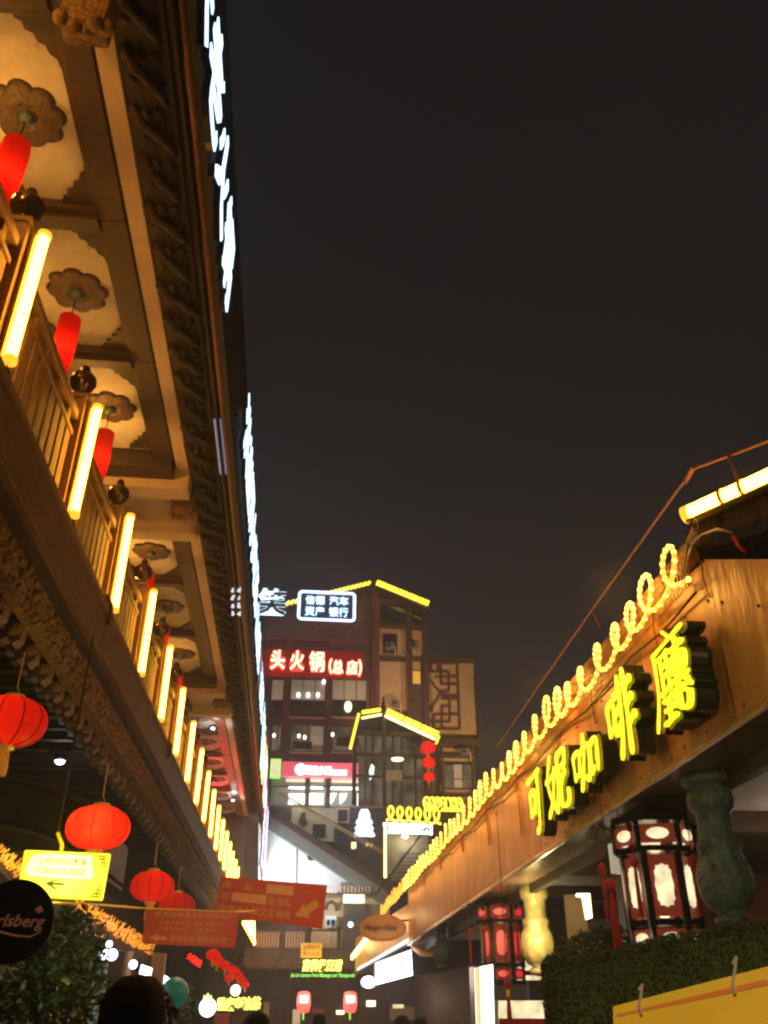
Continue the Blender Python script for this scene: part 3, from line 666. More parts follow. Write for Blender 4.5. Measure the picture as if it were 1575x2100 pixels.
leafy('potted_shrub', 'thin shrub with pale leaves right of the green ball', 'shrub', tb, 240, .035, 'leafc', [([bs, bs+V((0, 0, .5)), bs+V((.03, 0, 1)), tb[0][0]], [.03, .025, .02, .01])], 6, bs)
lamp(PY(120, 1930, 5.6)+V((.2, 0, .1)), (1, .95, .5), 4, .2, name='sign_light')

# ================================================================== CENTRE: tower building, signs
BY = 50.0
T = thing('tower_building', 'tall brown timber tower with lit gable edge closing the street', 'building', (3, BY, 0))
def bx(name, x0, y0, x1, y1, Y, d, m, par, off=0, **k):
    q = ypix(x0, y0, x1, y1, Y-off); return obj(name, q.patch(0, 0, 1, 1, -d, 0), m, par, **k)
top = ypts([(540, 1248), (767, 1192), (868, 1240)], BY)
x0, x1 = top[0].x-2, PY(872, 1400, BY).x
obj('wall', MB().slab([(x0, BY, 0), (x1, BY, 0), (x1, BY, top[2].z-.3), (top[1].x, BY, top[1].z-.3), (x0, BY, top[0].z-.8)], (0, 1, 0), 9), 'brown', T)
rf = V((0, 1, 0))
for a, b in (((495, 1262), (768, 1186)), ((766, 1186), (882, 1242))):
    p, q_ = PY(*a, BY-1.0), PY(*b, BY-1.0)
    obj('roof', MB().slab([p, q_, q_-V((0, 0, .35)), p-V((0, 0, .35))], rf, 11), 'dark', T)
obj('ridge_ornament', MB().bar(PY(768, 1188, BY-1.1), PY(768, 1172, BY-1.1), .25), 'tim', T)
for xx, ya, yb, w in ((770, 1205, 1560, .55), (838, 1232, 1560, .32), (870, 1245, 1560, .30), (590, 1388, 1560, .45), (675, 1388, 1560, .45), (760, 1388, 1560, .5), (553, 1388, 1560, .2)):
    a, b = PY(xx, ya, BY-.13), PY(xx, yb, BY-.13)
    obj('post', MB().box((a.x-w/2, BY-.26, b.z), (a.x+w/2, BY-.01, a.z)), 'timr' if xx < 800 else 'tim', T)
for yy, a, b, h in ((1284, 770, 874, .35), (1350, 770, 874, .2), (1310, 520, 770, .12), (1385, 540, 770, .35), (1478, 540, 770, .5), (1548, 540, 770, .45), (1235, 772, 868, .25)):
    p, q_ = PY(a, yy, BY), PY(b, yy, BY)
    obj('beam', MB().box((p.x, BY-.20, p.z-h/2), (q_.x, BY-.005, p.z+h/2)), 'timr' if b < 800 else 'tim', T)
# cream infill panels right of the post
for r_ in ((776, 1289, 832, 1345), (843, 1293, 866, 1345), (776, 1357, 832, 1455), (843, 1357, 862, 1375)):
    bx('infill_panel', *r_, BY, .06, 'cream', T, .05)
for r_ in ((776, 1242, 832, 1278), (843, 1250, 868, 1276), (785, 1300, 815, 1340)):
    w = bx('window', *r_, BY, .05, 'tim', T, .12); bx('pane', r_[0]+2, r_[1]+2, r_[2]-2, r_[3]-2, BY, .02, 'glass', w, .15)
w = bx('window', 836, 1374, 866, 1404, BY, .06, 'tim', T, .10); bx('pane', 838, 1376, 862, 1402, BY, .02, 'lwarm' if False else mat('amber_window', (.5, .3, .05), .5, emit=(1, .55, .06), stre=.55), w, .14)
# big windows: blind above, dark glass below, each with frame
wins = [(556, 1392, 586, 1470), (595, 1392, 671, 1470), (680, 1392, 756, 1470), (556, 1486, 586, 1542), (595, 1486, 671, 1542), (680, 1486, 756, 1542)]
for i, r_ in enumerate(wins):
    w = bx('window', *r_, BY, .06, 'tim', T, .02); m_ = (r_[1]+r_[3])/2+4
    if i < 3: bx('blind', r_[0]+2, r_[1]+3, r_[2]-2, m_, BY, .02, 'blind', w, .09); bx('pane', r_[0]+2, m_+1, r_[2]-2, r_[3]-2, BY, .02, 'glass', w, .09)
    else:
        bx('pane', r_[0]+2, r_[1]+2, r_[2]-2, r_[3]-2, BY, .02, 'room', w, .09)
        bx('mullion', (r_[0]+r_[2])/2-1, r_[1]+2, (r_[0]+r_[2])/2+1, r_[3]-2, BY, .03, 'tim', w, .13)
        bx('curtain', r_[0]+(r_[2]-r_[0])*.55, r_[1]+4, r_[2]-3, r_[3]-14, BY, .02, 'blind', w, .115)
for i, (px, py) in enumerate(((612, 1425), (632, 1425), (652, 1425), (664, 1398), (714, 1449), (613, 1509), (682, 1506), (625, 1512), (562, 1508))):
    b = obj('pendant_lamp', MB().ball(PY(px, py, BY-.25), .10 if i < 4 else (.22 if i == 4 else .08), 6, 1.5), 'lwhite' if i != 4 else 'lwarm', smooth=True)
    tag(b, ['leftmost of three little lamps in the tower middle window', 'middle one of three little lamps in the tower window', 'rightmost of three little lamps in the tower middle window', 'tiny lamp at the top corner of the tower middle window', 'warm lamp glowing in the right window of the tower', 'tiny lamp in the lower middle window of the tower', 'tiny lamp in the lower right window of the tower', 'second tiny lamp in the lower middle window, on the right', 'tiny lamp in the lowest left window of the tower'][i], 'lamp', 'little lamps in the tower windows')
# frames, pipes and air conditioners that break up the facade
for (x0_, x1_) in ((595, 671), (680, 756)):
    for u in (1/3, 2/3): bx('window_bar', x0_+(x1_-x0_)*u-.8, 1394, x0_+(x1_-x0_)*u+.8, 1468, BY, .03, 'tim', T, .13)
    bx('window_sill', x0_-2, 1470, x1_+2, 1474, BY, .10, 'mould', T, .22); bx('window_sill', x0_-2, 1542, x1_+2, 1546, BY, .10, 'mould', T, .22)
for px, y0_, y1_ in ((764, 1250, 1550), (834, 1290, 1460), (549, 1300, 1540)): obj('drain_pipe', MB().pipe([PY(px, y0_, BY-.34), PY(px, y1_, BY-.34)], .07, 6), 'rust', T, smooth=True)
for n_, (px, py) in enumerate(((800, 1322), (850, 1322), (812, 1440), (930, 1640), (955, 1540))):
    q = ypix(px-8, py-5, px+8, py+6, BY-.5); t = thing('air_conditioner', ['grey air conditioner on the tower under its upper window', 'grey air conditioner on the narrow right strip of the tower', 'grey air conditioner low on the cream panel of the tower', 'grey air conditioner below the window of the beige fret house', 'grey air conditioner above the window of the beige fret house'][n_], 'air conditioner', q.at(.5, 1))
    obj('casing', q.patch(0, 0, 1, 1, -.4, 0), 'grey', t); obj('fan_grille', q.poly([(.35+.28*math.cos(i*PI/8), .5+.4*math.sin(i*PI/8)) for i in range(16)], .0, .03), 'darker', t); obj('pipe', MB().pipe([q.at(1, .5, -.2), q.at(1.2, .6, -.2), q.at(1.2, 2.2, -.25)], .04, 5), 'mould', t)
# people behind the glass are only shapes of furniture: table rows
for r_ in ((600, 1446, 660, 1462), (690, 1512, 740, 1530), (600, 1520, 640, 1536)):
    bx('table_row', *r_, BY, .03, 'darker', T, .12)
# gable edge lights
def segs_light(name, label, a, b, Y, n, w, m, gap=.03, h=None, twist=False):
    t = thing(name, label, 'light strip', PY(*b, Y)); p, q_ = PY(*a, Y), PY(*b, Y)
    for i in range(n):
        s, e_ = p.lerp(q_, (i+gap)/n), p.lerp(q_, (i+1-gap)/n)
        if twist: e_ = e_+V((0, 0, w*.5)); s = s-V((0, 0, w*.5))
        obj('segment', MB().bar(s, e_, w, h or w), m, t)
    return t
segs_light('edge_light', 'thick yellow light bars down the right slope of the tower gable', (772, 1194), (880, 1238), BY-1.3, 5, .26, 'lyel')
segs_light('edge_light', 'twisted amber rope light up the left slope of the tower gable', (586, 1238), (760, 1195), BY-1.3, 20, .16, 'lyel', .12, twist=True)
lamp(PY(700, 1205, BY-2.5)+V((0, 0, 1)), (1, .4, .2), 60, .3, name='sign_light')
# neon char and framed sign
q = ypix(528, 1207, 588, 1262, BY-1.8)
t = thing('neon_sign', 'big white calligraphic neon character left of the framed sign', 'sign', q.at(.5, 1)); write('lettering', '笑', q, (0, 0, 1, 1), 'ledw', t, 0, .05, .035); lamp(q.at(.5, .5, .8), (.7, .8, 1), 40, .3, name='sign_light'); obj('rear_frame', q.patch(.1, .45, .9, .5, -.1, -.02), 'metal', t); obj('rear_leg', q.patch(.2, .5, .25, 1.6, -.1, -.04), 'metal', t)
q = ypix(612, 1215, 728, 1271, BY-1.8)
t = thing('framed_sign', 'white rounded neon frame with two rows of characters on the tower roof', 'sign', q.at(.5, 1))
fr = []
for cx, cy, a0 in ((.93, .10, -90), (.93, .90, 0), (.07, .90, 90), (.07, .10, 180)):
    for i in range(6): a = math.radians(a0+i*18); fr.append(q.at(cx+.06*math.cos(a), cy+.10*math.sin(a)))
obj('frame_tube', MB().pipe(fr+[fr[0]], .085, 8, False), 'ledw', t, smooth=True); obj('backing', q.patch(.02, .03, .98, .97, -.2, -.13), mat('navy_panel', (.02, .02, .05), .4, emit=(.15, .18, .5), stre=.05, sample=False), t)
write('lettering', '信德', q, (.12, .14, .46, .46), 'ledw', t, .0, .04, .012); write('lettering', '汽车', q, (.54, .14, .88, .46), 'ledw', t, 0, .04, .012)
write('lettering', '资产', q, (.12, .54, .46, .88), 'ledw', t, 0, .04, .012); write('lettering', '银行', q, (.54, .54, .88, .88), 'ledw', t, 0, .04, .012)
# red LED hot pot sign
q = ypix(500, 1336, 745, 1382, BY-1.2)
t = thing('hotpot_sign', 'red lit characters of a hot pot restaurant across the tower front', 'sign', q.at(.5, 1))
for ch, u0, u1, v0, v1 in (('码', .0, .14, .08, .90), ('头', .22, .34, 0, .85), ('火', .385, .50, 0, .86), ('锅', .545, .67, 0, .9), ('(', .71, .735, .3, .95), ('总', .74, .83, .35, .95), ('店', .86, .95, .35, .97), (')', .96, .985, .3, 1)):
    l = write('letter', ch, q, (u0, v0, u1, v1), 'redled', t, .06, .10, .012)
    write('letter_case', ch, q, (u0-.006, v0-.03, u1+.006, v1+.03), 'redhalo', l, -.1, .05, .15)  # glowing red case imitates the halo round each character
obj('rail', q.patch(0, .48, 1, .53, -.35, -.2), 'metal', t); obj('halo_board', q.patch(.17, -.12, 1.0, 1.12, -.16, -.12), glow('sign_halo', (1, .0, .004), .10, True, .5, .5, (.1, .0, .0)), t)  # dim red glowing board added to imitate the sign's halo
lamp(q.at(.30, .5, .9), (1, .0, .0), 60, .4, name='sign_light'); lamp(q.at(.75, .5, .9), (1, .0, .0), 50, .4, name='sign_light'); lamp(q.at(.5, -.8, 1.0), (1, .05, .08), 18, .4, name='sign_light')
a, b = PY(525, 1309, BY-1.1), PY(757, 1314, BY-1.1)
t = thing('spotlight_rail', 'red lit rail with small spotlights above the hot pot characters', 'rail', a); obj('rail', MB().bar(a, b, .1), 'timr', t)
for px in (594, 682): obj('spotlight', MB().bar(PY(px, 1312, BY-1.15), PY(px, 1322, BY-1.3), .2), 'timr', t)
# pink light box and its shop
q = ypix(578, 1563, 738, 1594, 47.5)
t = thing('light_box_sign', 'long pinkish red light box with a white round logo over the bright shop', 'sign', q.at(.5, 1)); obj('case', q.patch(0, 0, 1, 1, -.3, 0), 'pink', t, bev=.03)
obj('logo_disc', q.poly([(.24+.07*math.cos(i*PI/10), .52+.36*math.sin(i*PI/10)) for i in range(20)], .01, .03), 'lcold', t)
write('lettering', '重庆小面', q, (.30, .26, .63, .84), 'lcold', t, .01, .04, .05); write('lettering', 'NOODLES', q, (.64, .50, .83, .84), 'lcold', t, .01, .04, .03)
q = ypix(556, 1558, 574, 1592, 47.5)
t = thing('light_box_sign', 'small white light box with a lime edge left of the pink sign', 'sign', q.at(.5, 1)); obj('case', q.patch(-.1, -.06, 1.1, 1.06, -.3, 0), 'lgreen', t); obj('face', q.patch(0, 0, 1, 1, .003, .03), 'lcream', t)
SHP = thing('bright_shop', 'brightly lit upper shop with glass parapet below the pink sign', 'shop', PY(670, 1655, 47.5))
bx('back_wall', 556, 1594, 860, 1655, 48.6, .1, mat('shop_wall_lit', (.25, .27, .24), .6, .3, 2), SHP)
bx('floor_slab', 545, 1655, 870, 1662, 48.5, 2.2, 'tim', SHP)
for r_ in ((586, 1597, 628, 1603), (635, 1597, 664, 1603), (680, 1599, 752, 1605)): bx('upper_light', *r_, 47.9, .08, 'lcream', SHP)
for r_ in ((592, 1611, 625, 1617), (637, 1611, 662, 1617), (678, 1612, 748, 1619)): bx('strip_light', *r_, 47.8, .08, 'lwhite', SHP)
for r_ in ((592, 1628, 625, 1647), (635, 1627, 663, 1647)): bx('display_case', *r_, 47.8, .3, 'lwhite', SHP)
for pts in (((676, 1627), (690, 1627), (683, 1643), (677, 1648)), ((697, 1628), (712, 1627), (708, 1638), (698, 1648))):
    obj('display_case', MB().slab(ypts(pts, 47.8), (0, 1, 0), .2), 'lwhite', SHP)
for px in (629, 672): bx('shop_post', px-4, 1596, px+6, 1655, 47.6, .2, 'brown', SHP)
for px in (733, 775): bx('lamp_bar', px, 1627, px+3, 1652, 47.8, .05, 'lwhite', SHP)
bx('glass_parapet', 590, 1632, 778, 1655, 47.2, .03, mat('parapet_glass', (.10, .11, .10), .05, .2, 2, spec=.9), SHP) if False else None
obj('handrail', MB().pipe([PY(560, 1612, 47), PY(778, 1613, 47)], .035, 6), 'metal', SHP)
lamp(PY(620, 1625, 46.6), (1, .95, .85), 40, .3); lamp(PY(710, 1625, 46.6), (1, .95, .85), 40, .3)
# mural wall
MU = thing('mural_wall', 'beige wall with dark hanging pictures beside the cone of lights', 'wall', PY(655, 1740, 48))
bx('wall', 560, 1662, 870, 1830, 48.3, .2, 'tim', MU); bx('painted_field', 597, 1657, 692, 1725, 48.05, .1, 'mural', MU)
for r_ in ((641, 1690, 668, 1718), (694, 1660, 713, 1684), (686, 1696, 714, 1738)): bx('picture', *r_, 47.9, .08, 'darker', MU)
w = bx('window', 690, 1657, 716, 1687, 48, .08, 'mould', MU)
obj('painted_bird', MB().slab(ypts([(617, 1668), (628, 1664), (626, 1676), (632, 1690), (622, 1698), (612, 1686)], 47.9), (0, 1, 0), .04), 'tim', MU)
# sloping roof with white gable wall
GW = thing('white_gable_house', 'floodlit white gable wall under a grey sloping roof edge beyond the gallery', 'house', PY(640, 1830, 46))
obj('gable_wall', MB().slab(ypts([(530, 1668), (560, 1681), (608, 1712), (760, 1812), (760, 1836), (530, 1836)], 46), (0, 1, 0), 2), 'whitewall', GW)
obj('wall_joint', MB().bar(PY(610, 1716, 45.98), PY(607, 1836, 45.98), .06), 'grey', GW)
obj('lower_wall', MB().box(PY(530, 1836, 46.1), PY(790, 1836, 48)*1.0), 'cream', GW)
for nm, a, b, w_, m_, yy in (('verge_board', (535, 1655), (790, 1822), .75, 'grey', 45.5), ('roof_edge', (535, 1645), (800, 1815), .35, 'dark', 45.2)):
    p, q_ = PY(*a, yy), PY(*b, yy); obj(nm, MB().slab([p, q_, q_-V((0, 0, w_)), p-V((0, 0, w_))], (0, 1, 0), .5), m_, GW)
vq = ypix(630, 1749, 646, 1765, 45.95)
obj('round_vent', vq.poly([(.5+.5*math.cos(i*PI/10), .5+.5*math.sin(i*PI/10)) for i in range(20)], .0, .06), 'darker', GW)
lamp((-1.2, 43.2, 5.6), (.82, .92, 1), 1500, .2, 'SPOT', 'flood_light', PY(620, 1760, 46), 110)
# escalator handrail above it
t = thing('escalator_rail', 'long thin handrail running down right across the mural wall', 'rail', PY(790, 1750, 45)); obj('rail', MB().pipe([PY(575, 1626, 45), PY(790, 1748, 45)], .05, 6), 'rail', t); obj('rail', MB().pipe([PY(575, 1631, 45), PY(790, 1754, 45)], .03, 6), 'rail', t)
# cone of LED, small signs
t = thing('light_cone', 'bright blue-white cone of lights on the dark wall', 'light ornament', PY(745, 1716, 46.5))
for k, (w, yb, yt) in enumerate(((20, 1716, 1702), (17, 1702, 1690), (15, 1690, 1677), (9, 1677, 1660))):
    mb = MB(); c = PY(747, (yb+yt)/2, 46.5)
    n = 9
    for i in range(n):
        u = -1+2*i/(n-1); p = PY(747+u*w, yb-1, 46.5); q_ = PY(747+u*w*.55, yt, 46.5); mb.pipe([p, p.lerp(q_, .5)+V((0, -.05, 0)), q_], [.09, .10, .05], 5)
    obj('light_tier', mb, 'ledw', t, smooth=True)
q = ypix(719, 1726, 732, 1742, 46.5); t = thing('small_sign', 'small pale yellow scribbled sign left under the light cone', 'sign', q.at(.5, 1)); obj('plate', q.patch(0, 0, 1, 1, -.1, 0), 'tim', t); write('lettering', '茶', q, (.05, .05, .95, .95), 'lyel2', t, .01, .03)
q = ypix(748, 1718, 768, 1750, 46.5); t = thing('small_sign', 'small round dark sign with pale writing right under the light cone', 'sign', q.at(.5, 1)); obj('plate', q.poly([(.5+.5*math.cos(i*PI/8), .45+.4*math.sin(i*PI/8)) for i in range(16)], -.1, 0), 'tim', t); write('lettering', 'ice', q, (.15, .3, .85, .55), 'lyel2', t, .01, .03)
lamp(PY(745, 1690, 45.5), (.7, .8, 1), 30, .2, name='sign_light')
# dark filler house behind pavilion
# ---- beige house with red fretwork
LH = thing('beige_fret_house', 'beige rendered house with red fret pattern right of the tower', 'house', PY(925, 1600, BY))
bx('wall', 868, 1352, 975, 1518, BY+.5, 8, 'cream', LH); bx('lower_wall', 868, 1519, 978, 2040, BY+.6, 7, 'cream', LH)
bx('roof', 864, 1343, 980, 1351, BY-.2, 9, 'dark', LH); bx('side_trim', 975.5, 1385, 986, 1530, BY+.4, 7, 'dark', LH)
bx('string_beam', 866, 1514, 986, 1530, BY, .5, 'tim', LH)
# fretwork bars from the picture grid
fret = [((878,1360),(937,1360)),((937,1360),(943,1495)),((943,1495),(888,1495)),((884,1360),(884,1377)),((898,1360),(898,1376)),((876,1377),(920,1377)),((904,1363),(904,1403)),((904,1403),(937,1403)),((920,1377),(920,1418)),((892,1388),(937,1388)),((920,1418),(904,1418)),
        ((880,1393),(903,1420)),((905,1420),(882,1457)),((905,1427),(940,1427)),((922,1433),(922,1480)),((890,1465),(890,1493)),((906,1448),(906,1490)),((890,1465),(939,1465)),((906,1448),(922,1448)),((890,1480),(922,1480)),((845,1457),(888,1457)),((848,1457),(848,1478)),((860,1457),(860,1478)),((868,1457),(868,1479)),((860,1479),(890,1479)),((912,1420),(912,1433)),((905,1433),(940,1433))]
for a, b in fret: obj('fret_bar', MB().bar(PY(*a, BY+.44), PY(*b, BY+.44), .13, .10, up=(0, 1, 0)), 'timr', LH)
for xx in (893, 908, 972): bx('post', xx-2, 1530, xx+3, 1660, BY, .3, 'tim', LH)
for yy in (1548, 1595, 1628): bx('rail_beam', 868, yy, 976, yy+4, BY+.1, .3, 'tim', LH)
w = bx('window', 910, 1565, 968, 1618, BY+.3, .2, 'tim', LH)
for i in range(3): bx('pane', 912+i*19, 1568, 929+i*19, 1615, BY+.1, .05, 'room' if i != 1 else 'blind', w)
lamp((12.5, 42, 9), (1, .62, .30), 4300, .4, 'SPOT', 'flood_light', PY(915, 1440, BY), 60)
lamp(PY(820, 1390, 44), (1, .6, .35), 650, .4, 'SPOT', 'flood_light', PY(800, 1400, BY), 80)
# ---- pavilion
PV = thing('lit_pavilion', 'small pavilion with hooked roof outlined in yellow lights before the tower', 'pavilion', PY(810, 1660, 44))
for a, b in (((735, 1462), (786, 1454)), ((786, 1454), (902, 1515))):
    p, q_ = PY(*a, 44), PY(*b, 44); obj('roof', MB().slab([p, q_, q_-V((0, 0, .22)), p-V((0, 0, .22))], (0, 1, 0), 4), 'dark', PV)
p, q_ = PY(735, 1462, 44), PY(718, 1532, 44); obj('roof_hip', MB().bar(p, q_, .2), 'dark', PV)
obj('finial', MB().pipe([PY(786, 1456, 44), PY(786, 1440, 44), PY(787, 1428, 44)], [.16, .08, .03], 8), 'dark', PV)
for xx, yb in ((727, 1650), (788, 1655), (871, 1655)): bx('post', xx-4, 1500 if xx != 788 else 1465, xx+4, yb, 44.3, .3, 'tim' if xx != 871 else 'timr', PV)
for r_ in ((728, 1500, 870, 1508), (728, 1545, 870, 1552), (728, 1590, 870, 1594)): bx('beam', *r_, 44.5, .25, 'tim', PV)
bx('back_screen', 735, 1508, 866, 1655, 46.3, .1, 'room', PV)
for i, xx in enumerate((748, 762, 804, 822, 850)): bx('screen_bar', xx, 1508, xx+4, 1652, 46.0, .08, 'tim', PV)
bx('plaque', 792, 1580, 825, 1600, 44.2, .05, 'cream', PV)
segs_light('roof_edge_light', 'yellow light bars down the right slope of the pavilion roof', (792, 1457), (900, 1506), 43.8, 3, .22, 'lyel')
segs_light('roof_edge_light', 'pale yellow tube under the right slope of the pavilion roof', (786, 1466), (896, 1517), 43.8, 1, .13, 'lyel2')
segs_light('roof_edge_light', 'yellow light bar on the short left top of the pavilion roof', (741, 1461), (782, 1455), 43.8, 1, .16, 'lyel')
segs_light('roof_edge_light', 'pale tube under the short left top of the pavilion roof', (740, 1473), (784, 1465), 43.8, 1, .1, 'lyel2')
segs_light('roof_edge_light', 'yellow light running down the left hip of the pavilion', (736, 1463), (718, 1536), 43.8, 6, .14, 'lyel')
segs_light('roof_edge_light', 'short yellow hook light at the right tip of the pavilion roof', (901, 1508), (894, 1526), 43.8, 1, .12, 'lyel')
tag(obj('pavilion_lamp', MB().lathe([(.05, 0), (.32, -.05), (.3, -.12), (.05, -.15)], 12, PY(815, 1554, 44.6)), 'lwarm', smooth=True), 'flat warm ceiling lamp inside the pavilion', 'lamp')
tag(obj('leaf_light', MB().slab(ypts([(762, 1566), (768, 1572), (766, 1592), (758, 1600), (757, 1580)], 44.8), (0, 1, 0), .1), mat('leaf_lamp', (.5, .7, .5), .4, emit=(.7, 1, .8), stre=1.5)), 'pale green leaf shaped light left of the pavilion post', 'light')
lamp(PY(800, 1530, 43), (1, .75, .4), 22, .3)
for i, (px, py, w) in enumerate(((878, 1534, 34), (879, 1564, 29), (880, 1593, 24))):
    p = PY(px, py, 43); s = w/F_PX*depth(p)
    clone(rl, p, ['top and largest', 'middle', 'bottom and smallest'][i]+' of three red lanterns strung below the pavilion roof', scale=(s, s, s*1.15))['group'] = 'three red lanterns below the pavilion roof'
    lamp(p-V((0, .1, 0)), (1, .5, .3), 10*s*s, .05, name='lantern_bulb')
# yellow rope-light squiggles and framed doorway
def loops(name, label, a, b, Y, n, h, r, m, slant=.3):
    t = thing(name, label, 'rope light', PY(*b, Y)); p, q_ = PY(*a, Y), PY(*b, Y); pts = []
    for i in range(n*14+1):
        u = i/14; ang = 2*PI*u
        pts.append(p.lerp(q_, u/n)+V((math.sin(ang)*h*.35*(1 if slant else 0), 0, h/2*(1-math.cos(ang)))))
    obj('rope', MB().pipe(pts, r, 5), m, t, smooth=True); return t
loops('rope_light', 'yellow looping rope light above the framed doorway', (792, 1682), (905, 1690), 40, 6, .62, .06, 'lyel')
loops('rope_light', 'upper yellow looping rope light running into the right roof', (870, 1662), (948, 1664), 42, 7, .62, .05, 'lyel')
t = thing('hatched_light', 'slanted yellow light strokes over the upper rope light', 'light ornament', PY(870, 1662, 42.5))
for i in range(9):
    if i != 5: obj('stroke', MB().bar(PY(870+i*8.5, 1640, 42.5), PY(880+i*8.5, 1656, 42.5), .07), 'lyel', t)
t = thing('lit_door_frame', 'doorway outlined by warm white light with a neon name board', 'doorway', PY(835, 1805, 40))
for a, b in (((790, 1690), (790, 1800)), ((786, 1690), (886, 1694)), ((790, 1706), (884, 1708)), ((884, 1694), (884, 1712))): obj('frame_light', MB().bar(PY(*a, 40), PY(*b, 40), .11), 'lyel2' if a[1] < 1700 and b[1] > 1750 else 'lwhite', t)
q = ypix(794, 1693, 880, 1704, 40.1); obj('name_board', q.patch(0, 0, 1, 1, -.1, -.02), mat('slate', (.05, .055, .08), .4), t); write('lettering', 'Chongqing 重庆小吃', q, (.03, .05, .97, .95), 'lcold', t, 0, .05, .02, .3)
bx('opening', 795, 1712, 880, 1800, 40.8, .1, mat('passage', (.18, .17, .12), .7, .4, 2), t)
obj('ceiling_light', MB().ball(PY(830, 1716, 40.4), .16, 8, .5), 'lwarm', t, smooth=True)
lamp(PY(835, 1722, 40.2), (1, .85, .6), 60, .2)
# stairs in the passage
st = thing('stair_flight', 'flight of steps with handrail climbing inside the framed doorway', 'stairs', PY(830, 1800, 41))
for i in range(8):
    bx('step', 805+i*3, 1800-i*8, 880, 1806-i*8, 40.6+i*.02, .1, 'grey', st)
obj('handrail', MB().pipe([PY(770, 1835, 40), PY(905, 1655, 40)], .05, 6), 'darker', st)
# white vertical fluorescent under gable & house below
MH = thing('lower_house', 'cream and grey house with wave trim, window and arch behind the footbridge', 'house', PY(700, 1900, 47))
bx('wall', 640, 1836, 800, 2060, 46.9, .5, 'cream', MH)
for i in range(13): bx('spindle', 668+i*7.4, 1817, 671+i*7.4, 1832, 45.4, .06, 'mould', MH)
bx('spindle_rail', 665, 1832, 765, 1836, 45.3, .2, 'brown', MH)
w = bx('window', 668, 1878, 690, 1902, 46.6, .2, 'whitewall', MH); bx('pane', 670, 1886, 677, 1898, 46.3, .05, 'glass', w); bx('pane', 679, 1886, 687, 1898, 46.3, .05, 'glass', w)
obj('arch', MB().pipe([PY(668, 1866, 46.3), PY(671, 1854, 46.3), PY(679, 1849, 46.3), PY(688, 1854, 46.3), PY(690, 1868, 46.3)], .08, 6), 'tim', MH)
bx('timber_bay', 704, 1854, 750, 1960, 46.2, .4, 'brown', MH)
dq2 = ypix(712, 1868, 736, 1890, 45.8)
obj('round_window', dq2.poly([(.5+.5*math.cos(i*PI/10), .5+.5*math.sin(i*PI/10)) for i in range(20)], -.05, .05), 'darker', MH)
tag(bx('light_box', 704, 1834, 748, 1852, 45, .2, 'lcream', None), 'plain white-green light box under the right end of the white gable', 'sign')
lamp(PY(726, 1862, 44.2), (.9, 1, .85), 60, .2)
tag(obj('post_lamp', MB().ball(PY(719, 1896, 44), .12, 8), 'lwhite', smooth=True), 'white round lamp below the light box with a red glow under it', 'lamp')
# footbridge
FB = thing('footbridge', 'brown footbridge with pale balusters crossing the end of the street', 'bridge', PY(600, 1990, 40))
bx('deck_beam', 500, 1950, 740, 1985, 40, 2.4, 'brown', FB); bx('top_rail', 500, 1905, 700, 1909, 40, .1, 'tim', FB); bx('bottom_rail', 500, 1944, 700, 1949, 40, .1, 'tim', FB)
for i in range(28):
    if i % 9 != 8: bx('baluster', 528+i*5.8, 1911, 531+i*5.8, 1943, 40, .08, 'mould', FB)
for px in (521, 580, 632, 695): bx('post', px-3, 1900, px+4, 1949, 39.95, .2, 'tim', FB)
lamp(PY(600, 1900, 37.5), (1, .85, .7), 90, .3); lamp(PY(560, 1960, 35.5), (1, .7, .45), 60, .3)
q = ypix(617, 1934, 660, 1964, 39.6); t = thing('notice_board', 'small yellow notice with orange characters fixed on the footbridge', 'notice', q.at(.5, 1)); obj('board', q.patch(0, 0, 1, 1, -.05, 0), mat('yellow_notice', (.8, .5, .06), .6, emit=(1, .55, .05), stre=.3), t); write('lettering', '温馨提示', q, (.1, .12, .9, .45), 'orng', t); write('lettering', '禁止入内', q, (.1, .55, .9, .88), 'orng', t)
q = ypix(620, 1967, 702, 1993, 39.3); t = thing('foot_massage_sign', 'yellow lit characters with a green line of small text on the footbridge beam', 'sign', q.at(.5, 1)); write('lettering', '富侨足日道', q, (0, 0, 1, 1), 'lemon', t, 0, .1, .05, .2)
q = ypix(596, 1996, 728, 2006, 39.3); write('lettering', 'Jia Lin Leisure Foot Massage and Therapeutic', q, (0, 0, 1, 1), 'lgreen', t, 0, .06, .02, .2); obj('sign_rail', q.patch(0, 1.0, 1, 1.25, -.1, 0), 'metal', t)
# sloping yellow light fan seen between the boards
t = thing('stepped_light', 'fan of vertical yellow light tubes narrowing downward right of the lower board', 'light ornament', PY(520, 1945, 38))
for i in range(7): p = PY(499+i*3.6, 1889, 38); obj('tube', MB().bar(p, PY(500+i*3.6, 1898+i*6.6, 38), .075), 'tube', t)
# street end under the bridge
SE = thing('street_end_shop', 'dark timber shopfront under the footbridge', 'shop', PY(620, 2054, 44))
bx('wall', 420, 1985, 860, 2100, 44, .3, 'tim', SE)
for px in (560, 592, 742, 780): bx('post', px-4, 1990, px+4, 2100, 43.7, .3, 'timr' if px < 600 else 'tim', SE)
bx('lit_panel', 600, 2070, 616, 2100, 43.6, .1, mat('lit_door', (.4, .33, .2), .6, emit=(1, .75, .4), stre=.5), SE); bx('lit_panel', 690, 2072, 706, 2080, 43.6, .1, 'lwarm', SE)
for x0_, y0_, x1_, y1_, m_ in ((440, 2078, 470, 2100, 'lantp'), (475, 2080, 520, 2100, 'timr'), (540, 2055, 552, 2090, 'mould'), (640, 2068, 664, 2078, 'lantp'), (752, 2052, 770, 2064, 'lwarm'), (800, 2064, 850, 2092, 'cream'), (806, 2060, 828, 2068, 'lcream'), (556, 2010, 590, 2050, 'tim'), (742, 2000, 780, 2040, 'timr')): bx('shop_board', x0_, y0_, x1_, y1_, 43.2, .15, m_, SE)
